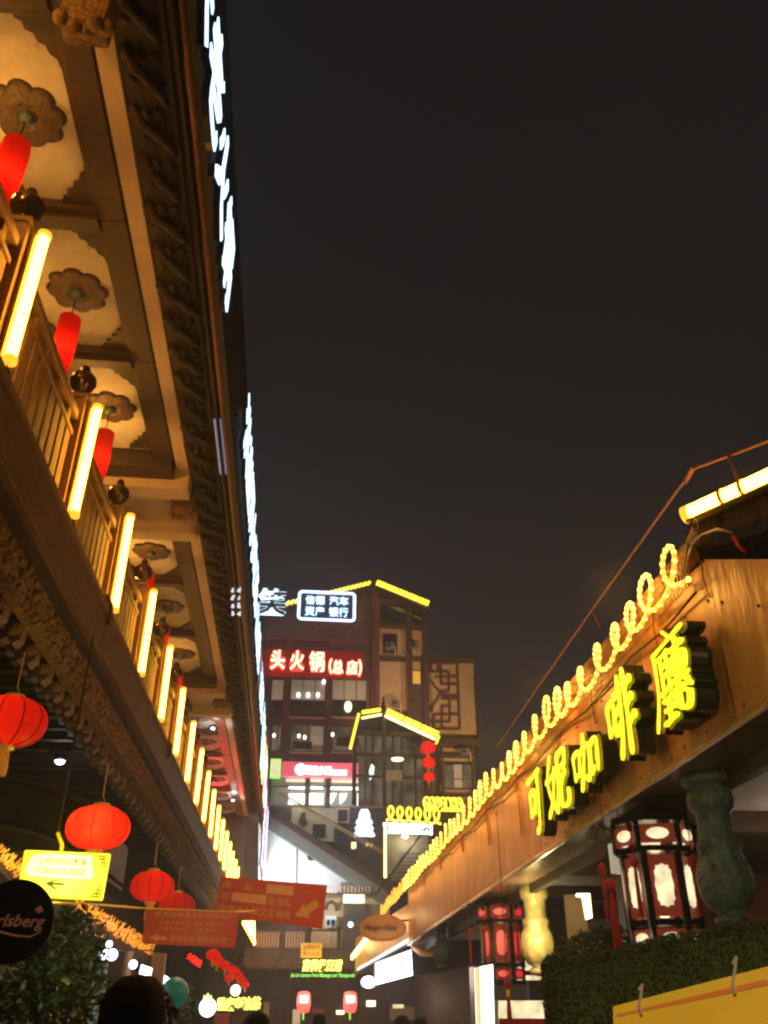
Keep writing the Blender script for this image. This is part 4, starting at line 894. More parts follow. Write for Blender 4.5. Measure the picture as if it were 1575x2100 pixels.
lamp(PY(560, 2050, 40), (1, .6, .4), 40, .3); lamp(PY(800, 2050, 40), (1, .65, .4), 50, .3); lamp(PY(460, 2040, 34), (1, .6, .4), 30, .3)  # unseen lamps added to brighten the dark street end
def small_lantern(px, py, Y, label):
    c = PY(px, py, Y); k = Y/40
    t = thing('tall_lantern', label, 'lantern', c, 'two tall red lanterns under the footbridge')
    obj('shade', MB().lathe([(.12*k, .38*k), (.24*k, .33*k), (.27*k, .1*k), (.27*k, -.15*k), (.22*k, -.34*k), (.12*k, -.38*k)], 20, c, mod=lambda a, z: 1+.03*math.cos(12*a)), glow('lantern_hot', (1, .10, .09), 1.6, True), t, smooth=True)
    obj('core', MB().lathe([(.02, .25*k), (.20*k, .22*k), (.20*k, -.02*k), (.02, -.05*k)], 12, c-V((0, .11*k, 0))), glow('lantern_core', (1, .75, .6), 4, True), t, smooth=True)
    obj('hook', MB().pipe([c+V((0, 0, .38*k)), c+V((0, 0, 1.0*k))], .015, 5), 'blackc', t); obj('tassel', MB().pipe([c-V((0, 0, .38*k)), c-V((0, 0, .62*k))], .03, 5), 'lgreen', t)
small_lantern(623, 2055, 38, 'left of two tall red lanterns with white hot cores under the footbridge'); small_lantern(718, 2055, 38, 'right of two tall red lanterns with white hot cores under the footbridge')
lamp(PY(670, 2060, 36), (1, .3, .2), 30, .3, name='lantern_bulb')

# ================================================================== RIGHT: coffee house fascia
FX = 2.6
def zt(y): return 4.22-.022*(y-4)-max(0, 4.9-y)*.52
def zb(y): return 3.07-.021*(y-4)
CH = thing('coffee_house', 'low building on the right with tan fascia boards, glossy soffit and carved hanging posts', 'building', (4, 12, 0))
pys = [3.0, 3.8, 4.75, 5.6, 7.1, 8.2, 9.9, 11.6, 13.4, 15.4, 17.4, 19.8]
for a, b in zip(pys, pys[1:]):
    a2, b2 = a+.012, b-.012; lean = .035
    mb = MB().add([(FX+lean, a2, zb(a2)), (FX, b2, zb(b2)), (FX, b2, zt(b2)), (FX+lean, a2, zt(a2)), (FX+.1, a2, zb(a2)), (FX+.1, b2, zb(b2)), (FX+.1, b2, zt(b2)), (FX+.1, a2, zt(a2))],
        [(0,1,2,3),(7,6,5,4),(0,4,5,1),(1,5,6,2),(2,6,7,3),(3,7,4,0)])
    obj('fascia_board', mb, 'fascia', CH)
    obj('seam_cable', MB().pipe([(FX-.005, b, zb(b)+.55+.25*math.sin(b*3)), (FX-.01, b+.03, zb(b)+.95), (FX-.005, b+.01, zt(b))], .006, 5), 'rust', CH)
obj('backing', MB().slab([(FX+.104, 4.9, zb(4.9)), (FX+.104, 19.8, zb(19.8)), (FX+.104, 19.8, zt(19.8)), (FX+.104, 4.9, zt(4.9))], (1, 0, 0), .05), 'dark', CH)
obj('soffit', MB().slab([(FX-.02, 2, zb(2)-.004), (FX-.02, 20, zb(20)-.004), (FX+.34, 20, zb(20)-.004), (FX+.34, 2, zb(2)-.004)], (0, 0, -1), .05), 'soffit', CH, bev=.012)
obj('inner_beam', MB().slab([(FX+.34, 2, zb(2)+.2), (FX+.34, 20, zb(20)+.2), (FX+.42, 20, zb(20)+.2), (FX+.42, 2, zb(2)+.2)], (0, 0, -1), .35), 'dark', CH)
obj('end_scroll', MB().pipe([(FX+.1, 19.9, zb(20)-.02), (FX+.3, 19.9, zb(20)-.12), (FX+.6, 19.8, zb(20)-.16), (FX+.9, 19.7, zb(20)-.08)], [.1, .14, .12, .06], 10), 'fascia', CH, smooth=True)
obj('roof', MB().slab([(FX+.05, 4.9, zt(4.9)+.02), (FX+.05, 20, zt(20)+.02), (FX+3, 20, zt(20)+.5), (FX+3, 4.9, zt(5)+.5)], (0, 0, 1), .1), 'dark', CH)
obj('porch_ceiling', MB().box((FX+.42, 2, 3.2), (7, 19.5, 3.3)), mat('porch_ceiling', (.13, .095, .065), .7, .3, 3), CH)
obj('back_wall', MB().box((6.2, 2, 0), (6.4, 20, 3.2)), 'tim', CH)
for y in (5.2, 8.0, 11, 14, 17): obj('ceiling_beam', MB().box((FX+.43, y, 3.0), (6.2, y+.2, 3.197)), 'dark', CH)
for a, b in ((3.5, 5.1), (5.5, 7.9)): obj('ceiling_panel', MB().box((FX+.7, a, 3.17), (5.6, b, 3.196)), mat('grey_panel', (.30, .26, .26), .7), CH)
for (x, y) in ((4.6, 9.5), (4.9, 13), (4.6, 17.5)): obj('porch_post', MB().box((x-.12, y-.12, 0), (x+.12, y+.12, 3.2)), 'brown', CH)
for a, b in zip(pys, pys[1:]):
    for u in (.12, .5, .88):
        y_ = a+(b-a)*u
        for z_ in (zb(y_)+.06, zt(y_)-.30): obj('nail_head', MB().ball((FX+.035*(1-u), y_, z_), .012, 4), 'rust', CH)
obj('loose_cable', MB().pipe([(FX-.012, 4.9+i*.6, zt(4.9+i*.6)-.24-.03*math.sin(i*2.1)) for i in range(25)], .009, 5), 'blackc', CH, smooth=True)
# wire mesh strip over the fascia
mb = MB(); y = 4.9
while y < 20: mb.box((FX-.035, y, zt(y)-.17), (FX-.028, y+.006, zt(y)+.10)); y += .045
for z in (-.17, -.10, -.03, .04, .10): mb.bar((FX-.03, 4.9, zt(4.9)+z), (FX-.03, 20, zt(20)+z), .006)
obj('wire_mesh', mb, mat('mesh_wire', (.22, .12, .05), .4), CH, kind='stuff')
obj('top_trim', MB().bar((FX+.02, 4.9, zt(4.9)+.06), (FX+.02, 20, zt(20)+.06), .08, .12), 'fascia', CH)
# rope light loops
RL = thing('rope_light', 'long looping yellow rope light along the top of the tan fascia', 'rope light', (FX-.08, 5, 4))
pts = []; bm_ = MB(); ya, yb, p_ = 4.86, 25.2, .41; n = int((yb-ya)/p_)
for i in range(n*16+1):
    u = i/16; a = 2*PI*u; k = 1+.10*math.sin(u*1.7)+.10*math.sin(u*.77+1)
    y = ya+u*p_+.06*math.sin(u*1.31)+.215*math.sin(a)*k; z = zt(ya+u*p_)-.13+.135*(1-math.cos(a))*k+.02*math.sin(u*.9)
    pts.append(V((FX-.07+.02*math.sin(a), y, z-.02)))
obj('rope', MB().pipe(pts, .016, 5), 'rope', RL, smooth=True)
for i, p in enumerate(pts):
    if p.y < 20: bm_.ball(p, .019, 4)
obj('bulbs', bm_, 'bulbs', RL, kind='stuff')
for k in range(9): lamp((FX-.30, 5.6+k*2.1, zt(5.6+k*2.1)+.12), (1, .40, .05), 34 if k < 3 else 20, .12, name='rope_glow')
# second building fascia farther on
C2 = thing('far_fascia_building', 'farther low roof with orange fascia and white strip light beyond the coffee house', 'building', (4, 28, 0))
qf = Q(PX(835, 1905, 2.9), PX(765, 1905, 2.9), PX(765, 2000, 2.9), PX(835, 2000, 2.9))
obj('fascia_board', MB().slab([(2.85, 20.6, 3.62), (2.85, 38, 3.9), (2.85, 38, 2.7), (2.85, 20.6, 2.85)], (1, 0, 0), .2), 'fascia', C2)
obj('strip_light', MB().bar((2.80, 21, 2.86), (2.80, 36, 2.74), .05, .07), glow('strip_cold', (.8, .85, 1), 1.2), C2)
obj('soffit', MB().slab([(2.84, 20.6, 2.84), (2.84, 38, 2.69), (6, 38, 2.69), (6, 20.6, 2.84)], (0, 0, -1), .05), 'dark', C2)
obj('wall', MB().box((6, 20.2, 0), (6.2, 44, 3.5)), 'tim', C2)
a, b = PX(765, 1912, 2.75), PX(722, 1966, 2.75)
tag(obj('rope_light', MB().pipe([a+(b-a)*(i/24)+V((0, 0, .10*(i % 2))) for i in range(25)], .07, 5), 'lyel2'), 'short zigzag yellow rope light on the farther roof edge', 'rope light')
lamp((2.2, 26, 3.6), (1, .5, .12), 40, .2, name='rope_glow'); lamp((2.3, 34, 3.4), (1, .5, .12), 40, .2, name='rope_glow')

# channel letters
BR = {
 '可': (.105, [[(.05,.13),(.5,.10),(.97,.07)],[(.79,.10),(.80,.5),(.74,.88),(.55,.96)],[(.20,.34),(.25,.70)],[(.20,.36),(.56,.33),(.51,.66)],[(.25,.66),(.52,.63)]]),
 '妮': (.10, [[(.27,.02),(.08,.46),(.40,.92)],[(.44,.25),(.30,.68),(.03,.97)],[(.0,.40),(.52,.33)],[(.60,.12),(.95,.08),(.91,.32)],[(.60,.33),(.92,.31)],[(.60,.10),(.57,.60),(.44,.98)],[(.92,.42),(.68,.60)],[(.69,.42),(.67,.85),(.82,.95),(1,.90),(1,.72)]]),
 '咖': (.10, [[(.02,.30),(.06,.74)],[(.02,.31),(.28,.28),(.25,.68)],[(.06,.68),(.26,.66)],[(.30,.34),(.66,.28),(.62,.82),(.50,.78)],[(.50,.04),(.46,.50),(.28,.97)],[(.72,.32),(.73,.82)],[(.72,.33),(.99,.29),(.94,.80)],[(.73,.76),(.94,.74)]]),
 '啡': (.095, [[(.02,.30),(.05,.66)],[(.02,.31),(.26,.28),(.24,.62)],[(.05,.62),(.24,.60)],[(.52,.03),(.51,.60),(.36,.99)],[(.72,.0),(.73,.5),(.71,1.0)],[(.32,.24),(.51,.20)],[(.33,.44),(.51,.40)],[(.28,.68),(.51,.60)],[(.73,.22),(.97,.17)],[(.73,.43),(.96,.38)],[(.73,.65),(1,.60)]]),
 '廳': (.048, [[(.50,.0),(.62,.09)],[(.14,.17),(.5,.14),(1,.10)],[(.18,.16),(.17,.60),(.0,1)],[(.27,.26),(.57,.23)],[(.33,.25),(.33,.62)],[(.50,.24),(.50,.68)],[(.34,.37),(.49,.36)],[(.34,.48),(.49,.47)],[(.24,.66),(.57,.60)],[(.28,.74),(.54,.72)],[(.30,.85),(.52,.83)],[(.24,.98),(.58,.94)],[(.41,.73),(.41,.96)],[(.62,.29),(.97,.26)],[(.79,.17),(.79,.33)],[(.62,.39),(.96,.37),(.93,.54)],[(.62,.39),(.63,.55)],[(.63,.54),(.94,.52)],[(.74,.39),(.74,.53)],[(.84,.39),(.84,.53)],[(.60,.63),(.98,.60)],[(.64,.72),(.58,.88)],[(.70,.70),(.72,.92),(.90,.95),(.97,.80)],[(.80,.69),(.85,.78)],[(.93,.66),(1,.76)]]),
}
def brush(q, strokes, w, w0, w1, grow=0):
    """tapered brush strokes in quad q; each sits a millimetre off the next so no two faces share a plane"""
    mb = MB(); H = (q.p[3]-q.p[0]).length; rt_ = (q.p[1]-q.p[0]); up_ = (q.p[3]-q.p[0])
    for si, st in enumerate(strokes):
        P = [q.at(u, v) for u, v in st]; pts = []
        if len(P) == 2: P = [P[0], (P[0]+P[1])/2, P[1]]
        for a in range(len(P)-1):
            p0, p1, p2, p3 = P[max(a-1, 0)], P[a], P[a+1], P[min(a+2, len(P)-1)]
            for k in range(6):
                t = k/6; pts.append(.5*((2*p1)+(p2-p0)*t+(2*p0-5*p1+4*p2-p3)*t*t+(3*p1-p0-3*p2+p3)*t*t*t))
        pts.append(P[-1]); n = len(pts); L_, R_l = [], []
        for k, p in enumerate(pts):
            d = (pts[min(k+1, n-1)]-pts[max(k-1, 0)]).normalized(); sd = q.n.cross(d); u = k/(n-1)
            ww = H*w*.5*(.62+.50*math.cos(PI*(u*1.25-.12))**2)*(1 if 0 < k < n-1 else .45)+grow
            if k == n-1: p = p+d*H*w*.12
            if k == 0: p = p-d*(H*w*.22+grow)
            L_.append(p+sd*ww); R_l.append(p-sd*ww)
        e0, e1 = q.n*(w0), q.n*(w1+.0011*si)
        vs = [x+e0 for x in L_]+[x+e0 for x in R_l]+[x+e1 for x in L_]+[x+e1 for x in R_l]
        fs = []
        for k in range(n-1): fs += [(k, k+1, n+k+1, n+k), (2*n+k, 3*n+k, 3*n+k+1, 2*n+k+1), (k, 2*n+k, 2*n+k+1, k+1), (n+k, n+k+1, 3*n+k+1, 3*n+k)]
        fs += [(0, n, 3*n, 2*n), (n-1, 3*n-1, 4*n-1, 2*n-1)]
        mb.add(vs, fs)
    return mb
t = thing('channel_letter_sign', 'five large yellow lit Chinese characters with deep dark green sides on the tan fascia', 'sign', (FX, 7, 3))
for ch, pl, pr, ptop, pbot in (('可', (1083, 1640), (1112, 1640), (1095, 1578), (1105, 1712)), ('妮', (1120, 1595), (1166, 1600), (1140, 1538), (1150, 1668)), ('咖', (1176, 1565), (1230, 1560), (1205, 1492), (1200, 1625)), ('啡', (1245, 1460), (1308, 1470), (1280, 1368), (1295, 1548)), ('廳', (1334, 1390), (1420, 1390), (1380, 1276), (1370, 1492))):
    X_ = FX-.18; y1, y0_ = PX(*pl, X_).y, PX(*pr, X_).y; z1, z0_ = PX(*ptop, X_).z, PX(*pbot, X_).z
    q = Q((X_, y1, z1), (X_, y0_, z1), (X_, y0_, z0_), (X_, y1, z0_)); w, st = BR[ch]
    l = obj('letter', brush(q, st, w*.92, 0, .012), 'yface', t)
    obj('letter_side', brush(q, st, w*.92, -.155, -.03, .014), 'channel', l)
# top right: tube, wall cap, cables, metal rail
A, B = PZ(1412, 1054, 4.50), PZ(1600, 968, 4.50)
t = thing('tube_light', 'thick glowing yellow tube on the roof edge at the right side', 'tube light', A)
obj('tube', MB().pipe([A, B], .055, 14), 'tube', t, smooth=True)
obj('end_cap', MB().pipe([A-(B-A).normalized()*.03, A+(B-A).normalized()*.02], .062, 14), 'tubecap', t, smooth=True)
for u in (.40, .62): c = A.lerp(B, u); obj('clip', MB().pipe([c-(B-A).normalized()*.012, c+(B-A).normalized()*.012], .066, 14), 'ybrd', t)
obj('tray', MB().bar(A-V((0, 0, .075)), B-V((0, 0, .075)), .11, .02), 'ybrd', t)
d_ = (B-A).normalized()
tag(obj('parapet_cap', MB().slab([A+V((0, 0, -.08)), B+V((0, 0, -.08)), B+V((0, 0, -.27)), A+d_*.05+V((0, 0, -.21))], (.3, 1, 0), .6), mat('rough_stone', (.20, .12, .05), .8, .5, 14, .9, fleck=((.02, .015, .01), 9, .6))), 'rough mottled parapet under the thick yellow tube', 'parapet')
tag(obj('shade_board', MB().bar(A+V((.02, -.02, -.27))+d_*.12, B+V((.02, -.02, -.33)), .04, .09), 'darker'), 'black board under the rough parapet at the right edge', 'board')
for i, (pp, m_, r_, lb) in enumerate((([(1421, 1062), (1432, 1075), (1428, 1095), (1410, 1110), (1408, 1140), (1396, 1178)], 'cable', .007, 'pale grey cable looping down beside the rope light'), ([(1500, 1092), (1470, 1085), (1440, 1095), (1420, 1115), (1412, 1140)], 'cable', .008, 'pale cable arching left from the parapet'), ([(1420, 1060), (1415, 1085), (1404, 1110), (1392, 1135)], 'blackc', .006, 'black cable dropping from the end of the thick tube'), ([(1503, 1100), (1515, 1120), (1528, 1132)], 'redsilk', .010, 'short red cable end under the parapet'))):
    tag(obj('cable', MB().pipe([PX(x, y, FX-.06) for x, y in pp], r_, 6), m_, smooth=True), lb, 'cable')
R_ = thing('metal_rail', 'thin brown metal rail rising above the right roof', 'rail', PX(1420, 960, FX))
rp_ = [PZ(1600, 895, 4.85), PZ(1495, 935, 4.85), PZ(1420, 962, 4.85)]
obj('top_rail', MB().pipe(rp_, .011, 6), 'rust', R_); obj('joint', MB().pipe([PZ(1422, 958, 4.85), PZ(1405, 990, 4.82)], .02, 6), 'rust', R_)
obj('long_rail', MB().pipe([PZ(1412, 975, 4.83), PX(1215, 1250, FX+.25), PX(1100, 1415, FX+.3), PX(1020, 1530, FX+.35)], .010, 6), 'rust', R_)
obj('post', MB().pipe([PZ(1495, 935, 4.85), PZ(1517, 995, 4.52)], .011, 6), 'rust', R_)
obj('post', MB().pipe([PX(1213, 1250, FX+.25), PX(1232, 1285, FX+.25)], .01, 6), 'rust', R_)
# hanging carved posts
def hpost(loc, m, label, s=1, top=1.2):
    pr = [(.03, -.62), (.10, -.60), (.12, -.56), (.07, -.53), (.13, -.50), (.175, -.42), (.19, -.32), (.175, -.22), (.135, -.14), (.15, -.11), (.15, -.07), (.12, -.05), (.12, .12), (.15, .15), (.165, .20), (.155, .27), (.12, .30), (.12, top)]
    t = thing('hanging_post', label, 'carved post', loc)
    obj('post', MB().lathe([(r*s, z*s) for r, z in pr], 28, loc, mod=lambda a, z: 1+.035*math.cos(8*a)*(1 if z < -.1 else 0)), m, t, smooth=True)
    obj('collar', MB().lathe([(.17*s, .32*s), (.18*s, .34*s), (.18*s, .38*s), (.13*s, .40*s)], 28, loc), m, t, smooth=True)
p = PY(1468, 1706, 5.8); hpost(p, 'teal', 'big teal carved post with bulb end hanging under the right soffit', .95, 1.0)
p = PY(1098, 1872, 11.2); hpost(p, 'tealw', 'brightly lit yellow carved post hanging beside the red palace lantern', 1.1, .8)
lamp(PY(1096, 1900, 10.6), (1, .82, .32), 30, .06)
p = PY(905, 1925, 17); hpost(p, 'teal', 'small teal carved post near the end of the tan fascia', .8, 1.0)
# palace lanterns
def palace(loc, s, gl, paint, label, h=1.0):
    t = thing('palace_lantern', label, 'lantern', loc)
    P = V(loc)
    def ring(r, z0, z1, nm, m):
        obj(nm, MB().lathe([(r*.85, z0), (r, z0), (r, z1), (r*.85, z1)], 6, P), m, t)
    for (z0, z1, r, nm) in ((.28, .44, .30, 'upper_band'), (-.42, -.28, .25, 'lower_band')):
        for k in range(6):
            a0, a1 = 2*PI*k/6+.785, 2*PI*(k+1)/6+.785
            A_, B_ = P+V((math.cos(a0)*r*s, math.sin(a0)*r*s, 0)), P+V((math.cos(a1)*r*s, math.sin(a1)*r*s, 0))
            q = Q(B_+V((0, 0, z1*s)), A_+V((0, 0, z1*s)), A_+V((0, 0, z0*s)), B_+V((0, 0, z0*s)))
            f = obj('band_panel', q.patch(.08, .08, .92, .92, -.01, 0), paint, t)
            obj('band_glass', q.poly([(.5+.28*math.cos(i*PI/6), .5+.26*math.sin(i*PI/6)) for i in range(12)], -.02, .012), 'lcream' if gl != 'redg' else gl, f) if r < .3 or True else None
            obj('post', MB().bar(A_+V((0, 0, (z0-.03)*s)), A_+V((0, 0, (z1+.03)*s)), .035*s), 'kblue', t)
        for z in (z0-.03, z1+.03): ring((r+.03)*s, z*s-.02*s, z*s+.02*s, 'ring', 'kblue')
    r = .25
    for k in range(6):
        a0, a1 = 2*PI*k/6+.785, 2*PI*(k+1)/6+.785
        A_, B_ = P+V((math.cos(a0)*r*s, math.sin(a0)*r*s, 0)), P+V((math.cos(a1)*r*s, math.sin(a1)*r*s, 0))
        q = Q(B_+V((0, 0, .22*s)), A_+V((0, 0, .22*s)), A_+V((0, 0, -.22*s)), B_+V((0, 0, -.22*s)))
        f = obj('main_panel', q.patch(.1, .02, .9, .98, -.01, 0), paint, t)
        wob = [(.5+.27*(abs(math.cos(i*PI/12))**.6)*(1 if math.cos(i*PI/12) > 0 else -1)*(1-.12*(i % 2)), .5+.34*(abs(math.sin(i*PI/12))**.6)*(1 if math.sin(i*PI/12) > 0 else -1)*(1-.08*(i % 2))) for i in range(24)]
        obj('glass', q.poly(wob, -.02, .012), gl, f)
        fr_ = MB()
        for j in range(9):
            for uu in (.15, .84): fr_.bar(q.at(uu, .06+j*.11, .008), q.at(uu+(.07 if uu < .5 else -.07), .10+j*.11, .008), .010*s)
        obj('fretwork', fr_, 'kblue', f, kind='stuff')
        obj('post', MB().bar(A_+V((0, 0, -.28*s)), A_+V((0, 0, .28*s)), .05*s), 'kblue', t)
        # dragon-arm and tassel at each upper corner
        C_ = P+V((math.cos(a0)*.42*s, math.sin(a0)*.42*s, 0))
        obj('arm', MB().pipe([P+V((math.cos(a0)*.30*s, math.sin(a0)*.30*s, .42*s)), C_+V((0, 0, .48*s)), C_+V((0, 0, .36*s))], .018*s, 6), 'kblue', t)
        T_ = obj('tassel', MB().pipe([C_+V((0, 0, .36*s)), C_+V((0, 0, .22*s))], .004, 4).lathe([(.01*s, .03*s), (.032*s, 0), (.034*s, -.03*s), (.010*s, -.06*s), (.014*s, -.10*s), (.019*s, -.38*s), (.01*s, -.385*s)], 10, C_+V((0, 0, .16*s))), 'red', t, smooth=True)
    obj('core', MB().lathe([(.03*s, -.2*s), (.08*s, -.16*s), (.08*s, .16*s), (.03*s, .2*s)], 10, P), 'lwarm', t, smooth=True)
    obj('crown_plate', MB().lathe([(.31*s, .48*s), (.33*s, .50*s), (.15*s, .58*s), (.05*s, .62*s)], 6, P), 'kblue', t)
    obj('rod', MB().pipe([P+V((0, 0, .6*s)), P+V((0, 0, 1.2*s))], .012, 6), 'kblue', t)
palace(PY(1355, 1822, 6.7), .98, 'lcream', 'lantp', 'large black and red palace lantern with cream glass beside the teal post')
palace(PY(1030, 1935, 12.5), 1.02, 'redg', 'lantp', 'smaller palace lantern with glowing red glass left of the lit post')
t = thing('hanging_tassel', 'thin red tassel with a gold bead hanging left of the cream lit box', 'tassel', PY(1040, 2040, 8)); c = PY(1041, 2020, 8)
obj('bead', MB().ball(c, .035, 8), 'red', t, smooth=True); obj('fringe', MB().lathe([(.012, -.03), (.02, -.2), (.03, -.5), (.01, -.51)], 8, c), 'red', t, smooth=True); obj('collar', MB().lathe([(.014, -.03), (.018, -.06), (.014, -.09)], 8, c), 'gold', t); obj('thread', MB().pipe([c, c+V((0, 0, 1.4))], .004, 4), 'blackc', t)
for i, (px, py, y, lb) in enumerate(((1252, 1815, 6.5, 'red ball and tassel hanging left of the large palace lantern'), (1288, 1830, 6.9, 'second small red ball and tassel between wall and large palace lantern'))):
    c = PY(px, py, y); t = thing('hanging_tassel', lb, 'tassel', c)
    obj('bead', MB().ball(c, .042, 8), 'red', t, smooth=True); obj('fringe', MB().lathe([(.012, -.04), (.02, -.1), (.032, -.42), (.01, -.43)], 8, c), 'red', t, smooth=True); obj('thread', MB().pipe([c, c+V((0, 0, .9))], .004, 4), 'blackc', t)
# inside the porch
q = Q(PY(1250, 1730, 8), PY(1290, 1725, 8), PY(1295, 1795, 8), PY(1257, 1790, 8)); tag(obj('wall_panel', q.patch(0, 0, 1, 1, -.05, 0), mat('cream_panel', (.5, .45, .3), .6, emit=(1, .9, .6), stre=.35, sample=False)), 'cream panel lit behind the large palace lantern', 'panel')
t = thing('lit_window_strip', 'narrow blazing white window strip in the porch behind the lit post', 'window', PY(1200, 1890, 9)); obj('pane', MB().slab(ypts([(1184, 1832), (1210, 1832), (1215, 1882), (1204, 1886), (1196, 1840), (1184, 1838)], 9), (0, 1, 0), .05), 'lwarm', t)
bx('back_screen', 1100, 1840, 1165, 2000, 13, .1, mat('blue_dark', (.03, .05, .07), .5), CH); bx('door_leaf', 1165, 1835, 1205, 1960, 9.3, .06, 'cream', CH)
tag(obj('porch_lamp', MB().ball(PY(1523, 1783, 8), .022, 6), 'lwarm', smooth=True), 'tiny warm lamp right of the teal post', 'lamp')
bx('booth_wall', 1340, 1790, 1640, 2000, 9.5, .1, 'timr', CH)
lamp((4.6, 7.5, 2.7), (1, .75, .5), 14, .3); lamp((3.9, 14, 2.6), (1, .8, .55), 26, .3)
lamp((1.2, 9.5, 2.0), (1, .72, .62), 14, .3, name='street_fill')  # added fill lamp without a fixture, brightening the right side
# glowing panels
def box_sign(label, pts, Y, m, dep=.2, name='lit_sign', parts=()):
    q = Q(*[PY(*p, Y) for p in pts]); t = thing(name, label, 'light panel', q.at(.5, 1)); obj('case', q.patch(-.02, -.02, 1.02, 1.02, -dep, -.003), 'metal', t); obj('face', q.patch(0, 0, 1, 1, 0, .01), m, t)
    for nm, r_, m2 in parts: obj(nm, q.patch(*r_, .012, .02), m2, t)
    return t
box_sign('tall blazing white light panel with orange edge left of the cream boxes', [(973, 1985), (1010, 1978), (1014, 2140), (978, 2140)], 7.5, 'lwhite', parts=(('orange_edge', (0, 0, .28, 1), glow('light_orange', (1, .45, .2), 1.5, False)),))
box_sign('cream lit box with a red band below the small palace lantern', [(1022, 2052), (1118, 2052), (1125, 2140), (1022, 2140)], 8.2, 'lcream', parts=(('red_band', (0, .42, 1, .6), 'red'), ('red_band', (.4, .6, .9, 1), 'red')))
box_sign('upper cream panel with a red stripe behind the lit post', [(1062, 1958), (1112, 1958), (1112, 2010), (1062, 2010)], 13, 'lcream', parts=(('red_stripe', (0, .62, 1, .82), 'red'),))
t = box_sign('large blazing white display panel under the far roof', [(770, 1975), (843, 1948), (846, 2000), (770, 2020)], 21, 'lcold')
lamp(PY(808, 1985, 20), (.85, .9, 1), 30, .3, name='sign_light')
tag(obj('globe_lamp', MB().ball(PY(756, 2014, 24), .19, 8, .7), 'lcold', smooth=True), 'oval white glowing lamp just left of the large white display panel', 'lamp')
# oval ice cream sign
oq = ypix(737, 1877, 832, 1930, 20.2)
t = thing('oval_sign', 'oval tan ice cream sign hanging at the end of the tan fascia', 'sign', oq.at(.5, 1)); obj('plate', oq.poly([(.5+.5*math.cos(i*PI/18), .5+.5*math.sin(i*PI/18)) for i in range(36)], -.08, 0), 'hd', t); obj('rim', MB().pipe([oq.at(.5+.5*math.cos(i*PI/18), .5+.5*math.sin(i*PI/18)) for i in range(37)], .02, 6, False), 'fascia', t)
write('lettering', 'Häagen-Dazs', oq, (.12, .38, .80, .66), 'timr', t, .004, .02, .015); obj('arm', MB().pipe([oq.at(.9, .2, -.04), oq.at(1.5, .1, -.04)], .02, 6), 'metal', t)
lamp(oq.at(.5, .2, .8), (1, .6, .25), 7, .2, name='rope_glow')

# hedge
HG = thing('hedge', 'dense dark green hedge with a rising top at the lower right', 'hedge', (2.2, 5, 0))
top_ = [(1112, 1975), (1130, 1958), (1180, 1962), (1250, 1950), (1320, 1930), (1380, 1915), (1450, 1905), (1520, 1892), (1600, 1880), (1700, 1870)]
tp = ypts(top_, 4.6); body = MB(); n = len(tp)
vs = [q for p in tp for q in (p+V((0, 0, -.05)), V((p.x*5.6/4.6, 5.6, p.z-.05)), V((p.x, 4.65, 0)), V((p.x*5.6/4.6, 5.6, 0)))]
fs = []
for i in range(n-1):
    a, b = 4*i, 4*(i+1); fs += [(a, b, b+1, a+1), (a+2, b+2, b, a), (a+1, b+1, b+3, a+3)]
fs += [(0, 1, 3, 2), (4*n-4, 4*n-3, 4*n-1, 4*n-2)]
obj('hedge_body', body.add(vs, fs), 'hedge', HG)
lf = MB(); random.seed(11)
for i in range(34000):
    u = random.random()*(n-1); k = int(u); p = tp[k].lerp(tp[min(k+1, n-1)], u-k)
    if random.random() < .35: q = p+V((0, random.uniform(0, 1), random.uniform(-.06, .01))); q.x = p.x*q.y/4.6
    else: q = V((p.x, 4.6+random.uniform(-.03, .04), p.z-random.random()**1.3*(p.z-.9)))
    if random.random() < .08: yy = 4.6+random.random(); q = V((tp[0].x*yy/4.6+random.uniform(-.01, .03), yy, random.uniform(.9, tp[0].z)))
    d = V((random.gauss(0, 1), random.gauss(0, 1), random.gauss(0, 1))).normalized()*.015; e2 = d.cross(V((random.gauss(0, 1), random.gauss(0, 1), 1))).normalized()*.006
    lf.add([q-d*.2-e2, q-d*.2+e2, q+d], [(0, 1, 2)])
obj('foliage', lf, 'hedge', HG, recalc=False, kind='stuff')
tb = [(PY(1195, 1945, 7.5), (.25, .3, .10)), (PY(1270, 1925, 7.5), (.35, .3, .10))]
leafy('potted_plant', 'low dark plant behind the hedge below the cream door', 'plant', tb, 700, .04, 'hedge', [([V((tb[0][0].x, 7.5, 0)), V((tb[0][0].x, 7.5, .6)), V((tb[0][0].x, 7.5, 1.2)), tb[0][0]], [.05, .04, .03, .02])], 8, V((tb[0][0].x, 7.5, 0)))
# yellow board
q = Q(PY(1257, 2064, 3.2), PY(1620, 1970, 3.0), PY(1620, 2250, 3.0), PY(1262, 2250, 3.2))
t = thing('yellow_board', 'big plain yellow board with an orange line tied in front of the hedge', 'board', q.at(.5, 1)); obj('panel', q.patch(0, 0, 1, 1, -.02, 0), 'ybrd', t); obj('printed_line', q.poly([(.02, .10), (1, .10), (1, .155), (.02, .13)], .001, .002), 'orng', t)
for u in (.15, .68): obj('zip_tie', MB().pipe([q.at(u, -.10, .01), q.at(u+.02, -.16, .01), q.at(u+.01, -.02, .012), q.at(u, .06, .012), q.at(u+.015, .17, .012)], .005, 5), 'zip', t)
obj('leg', MB().bar(q.at(.2, .9, -.03), V((q.at(.2, .9).x, 3.25, 0)), .03), 'metal', t); obj('leg', MB().bar(q.at(.7, .9, -.03), V((q.at(.7, .9).x, 3.15, 0)), .03), 'metal', t)
lamp((.2, -.8, 3.2), (1, .72, .34), 420, .3, 'SPOT', 'rear_fill_spot', (2.5, 5.0, 1.5), 55)  # unseen spot added behind the camera to brighten hedge and board
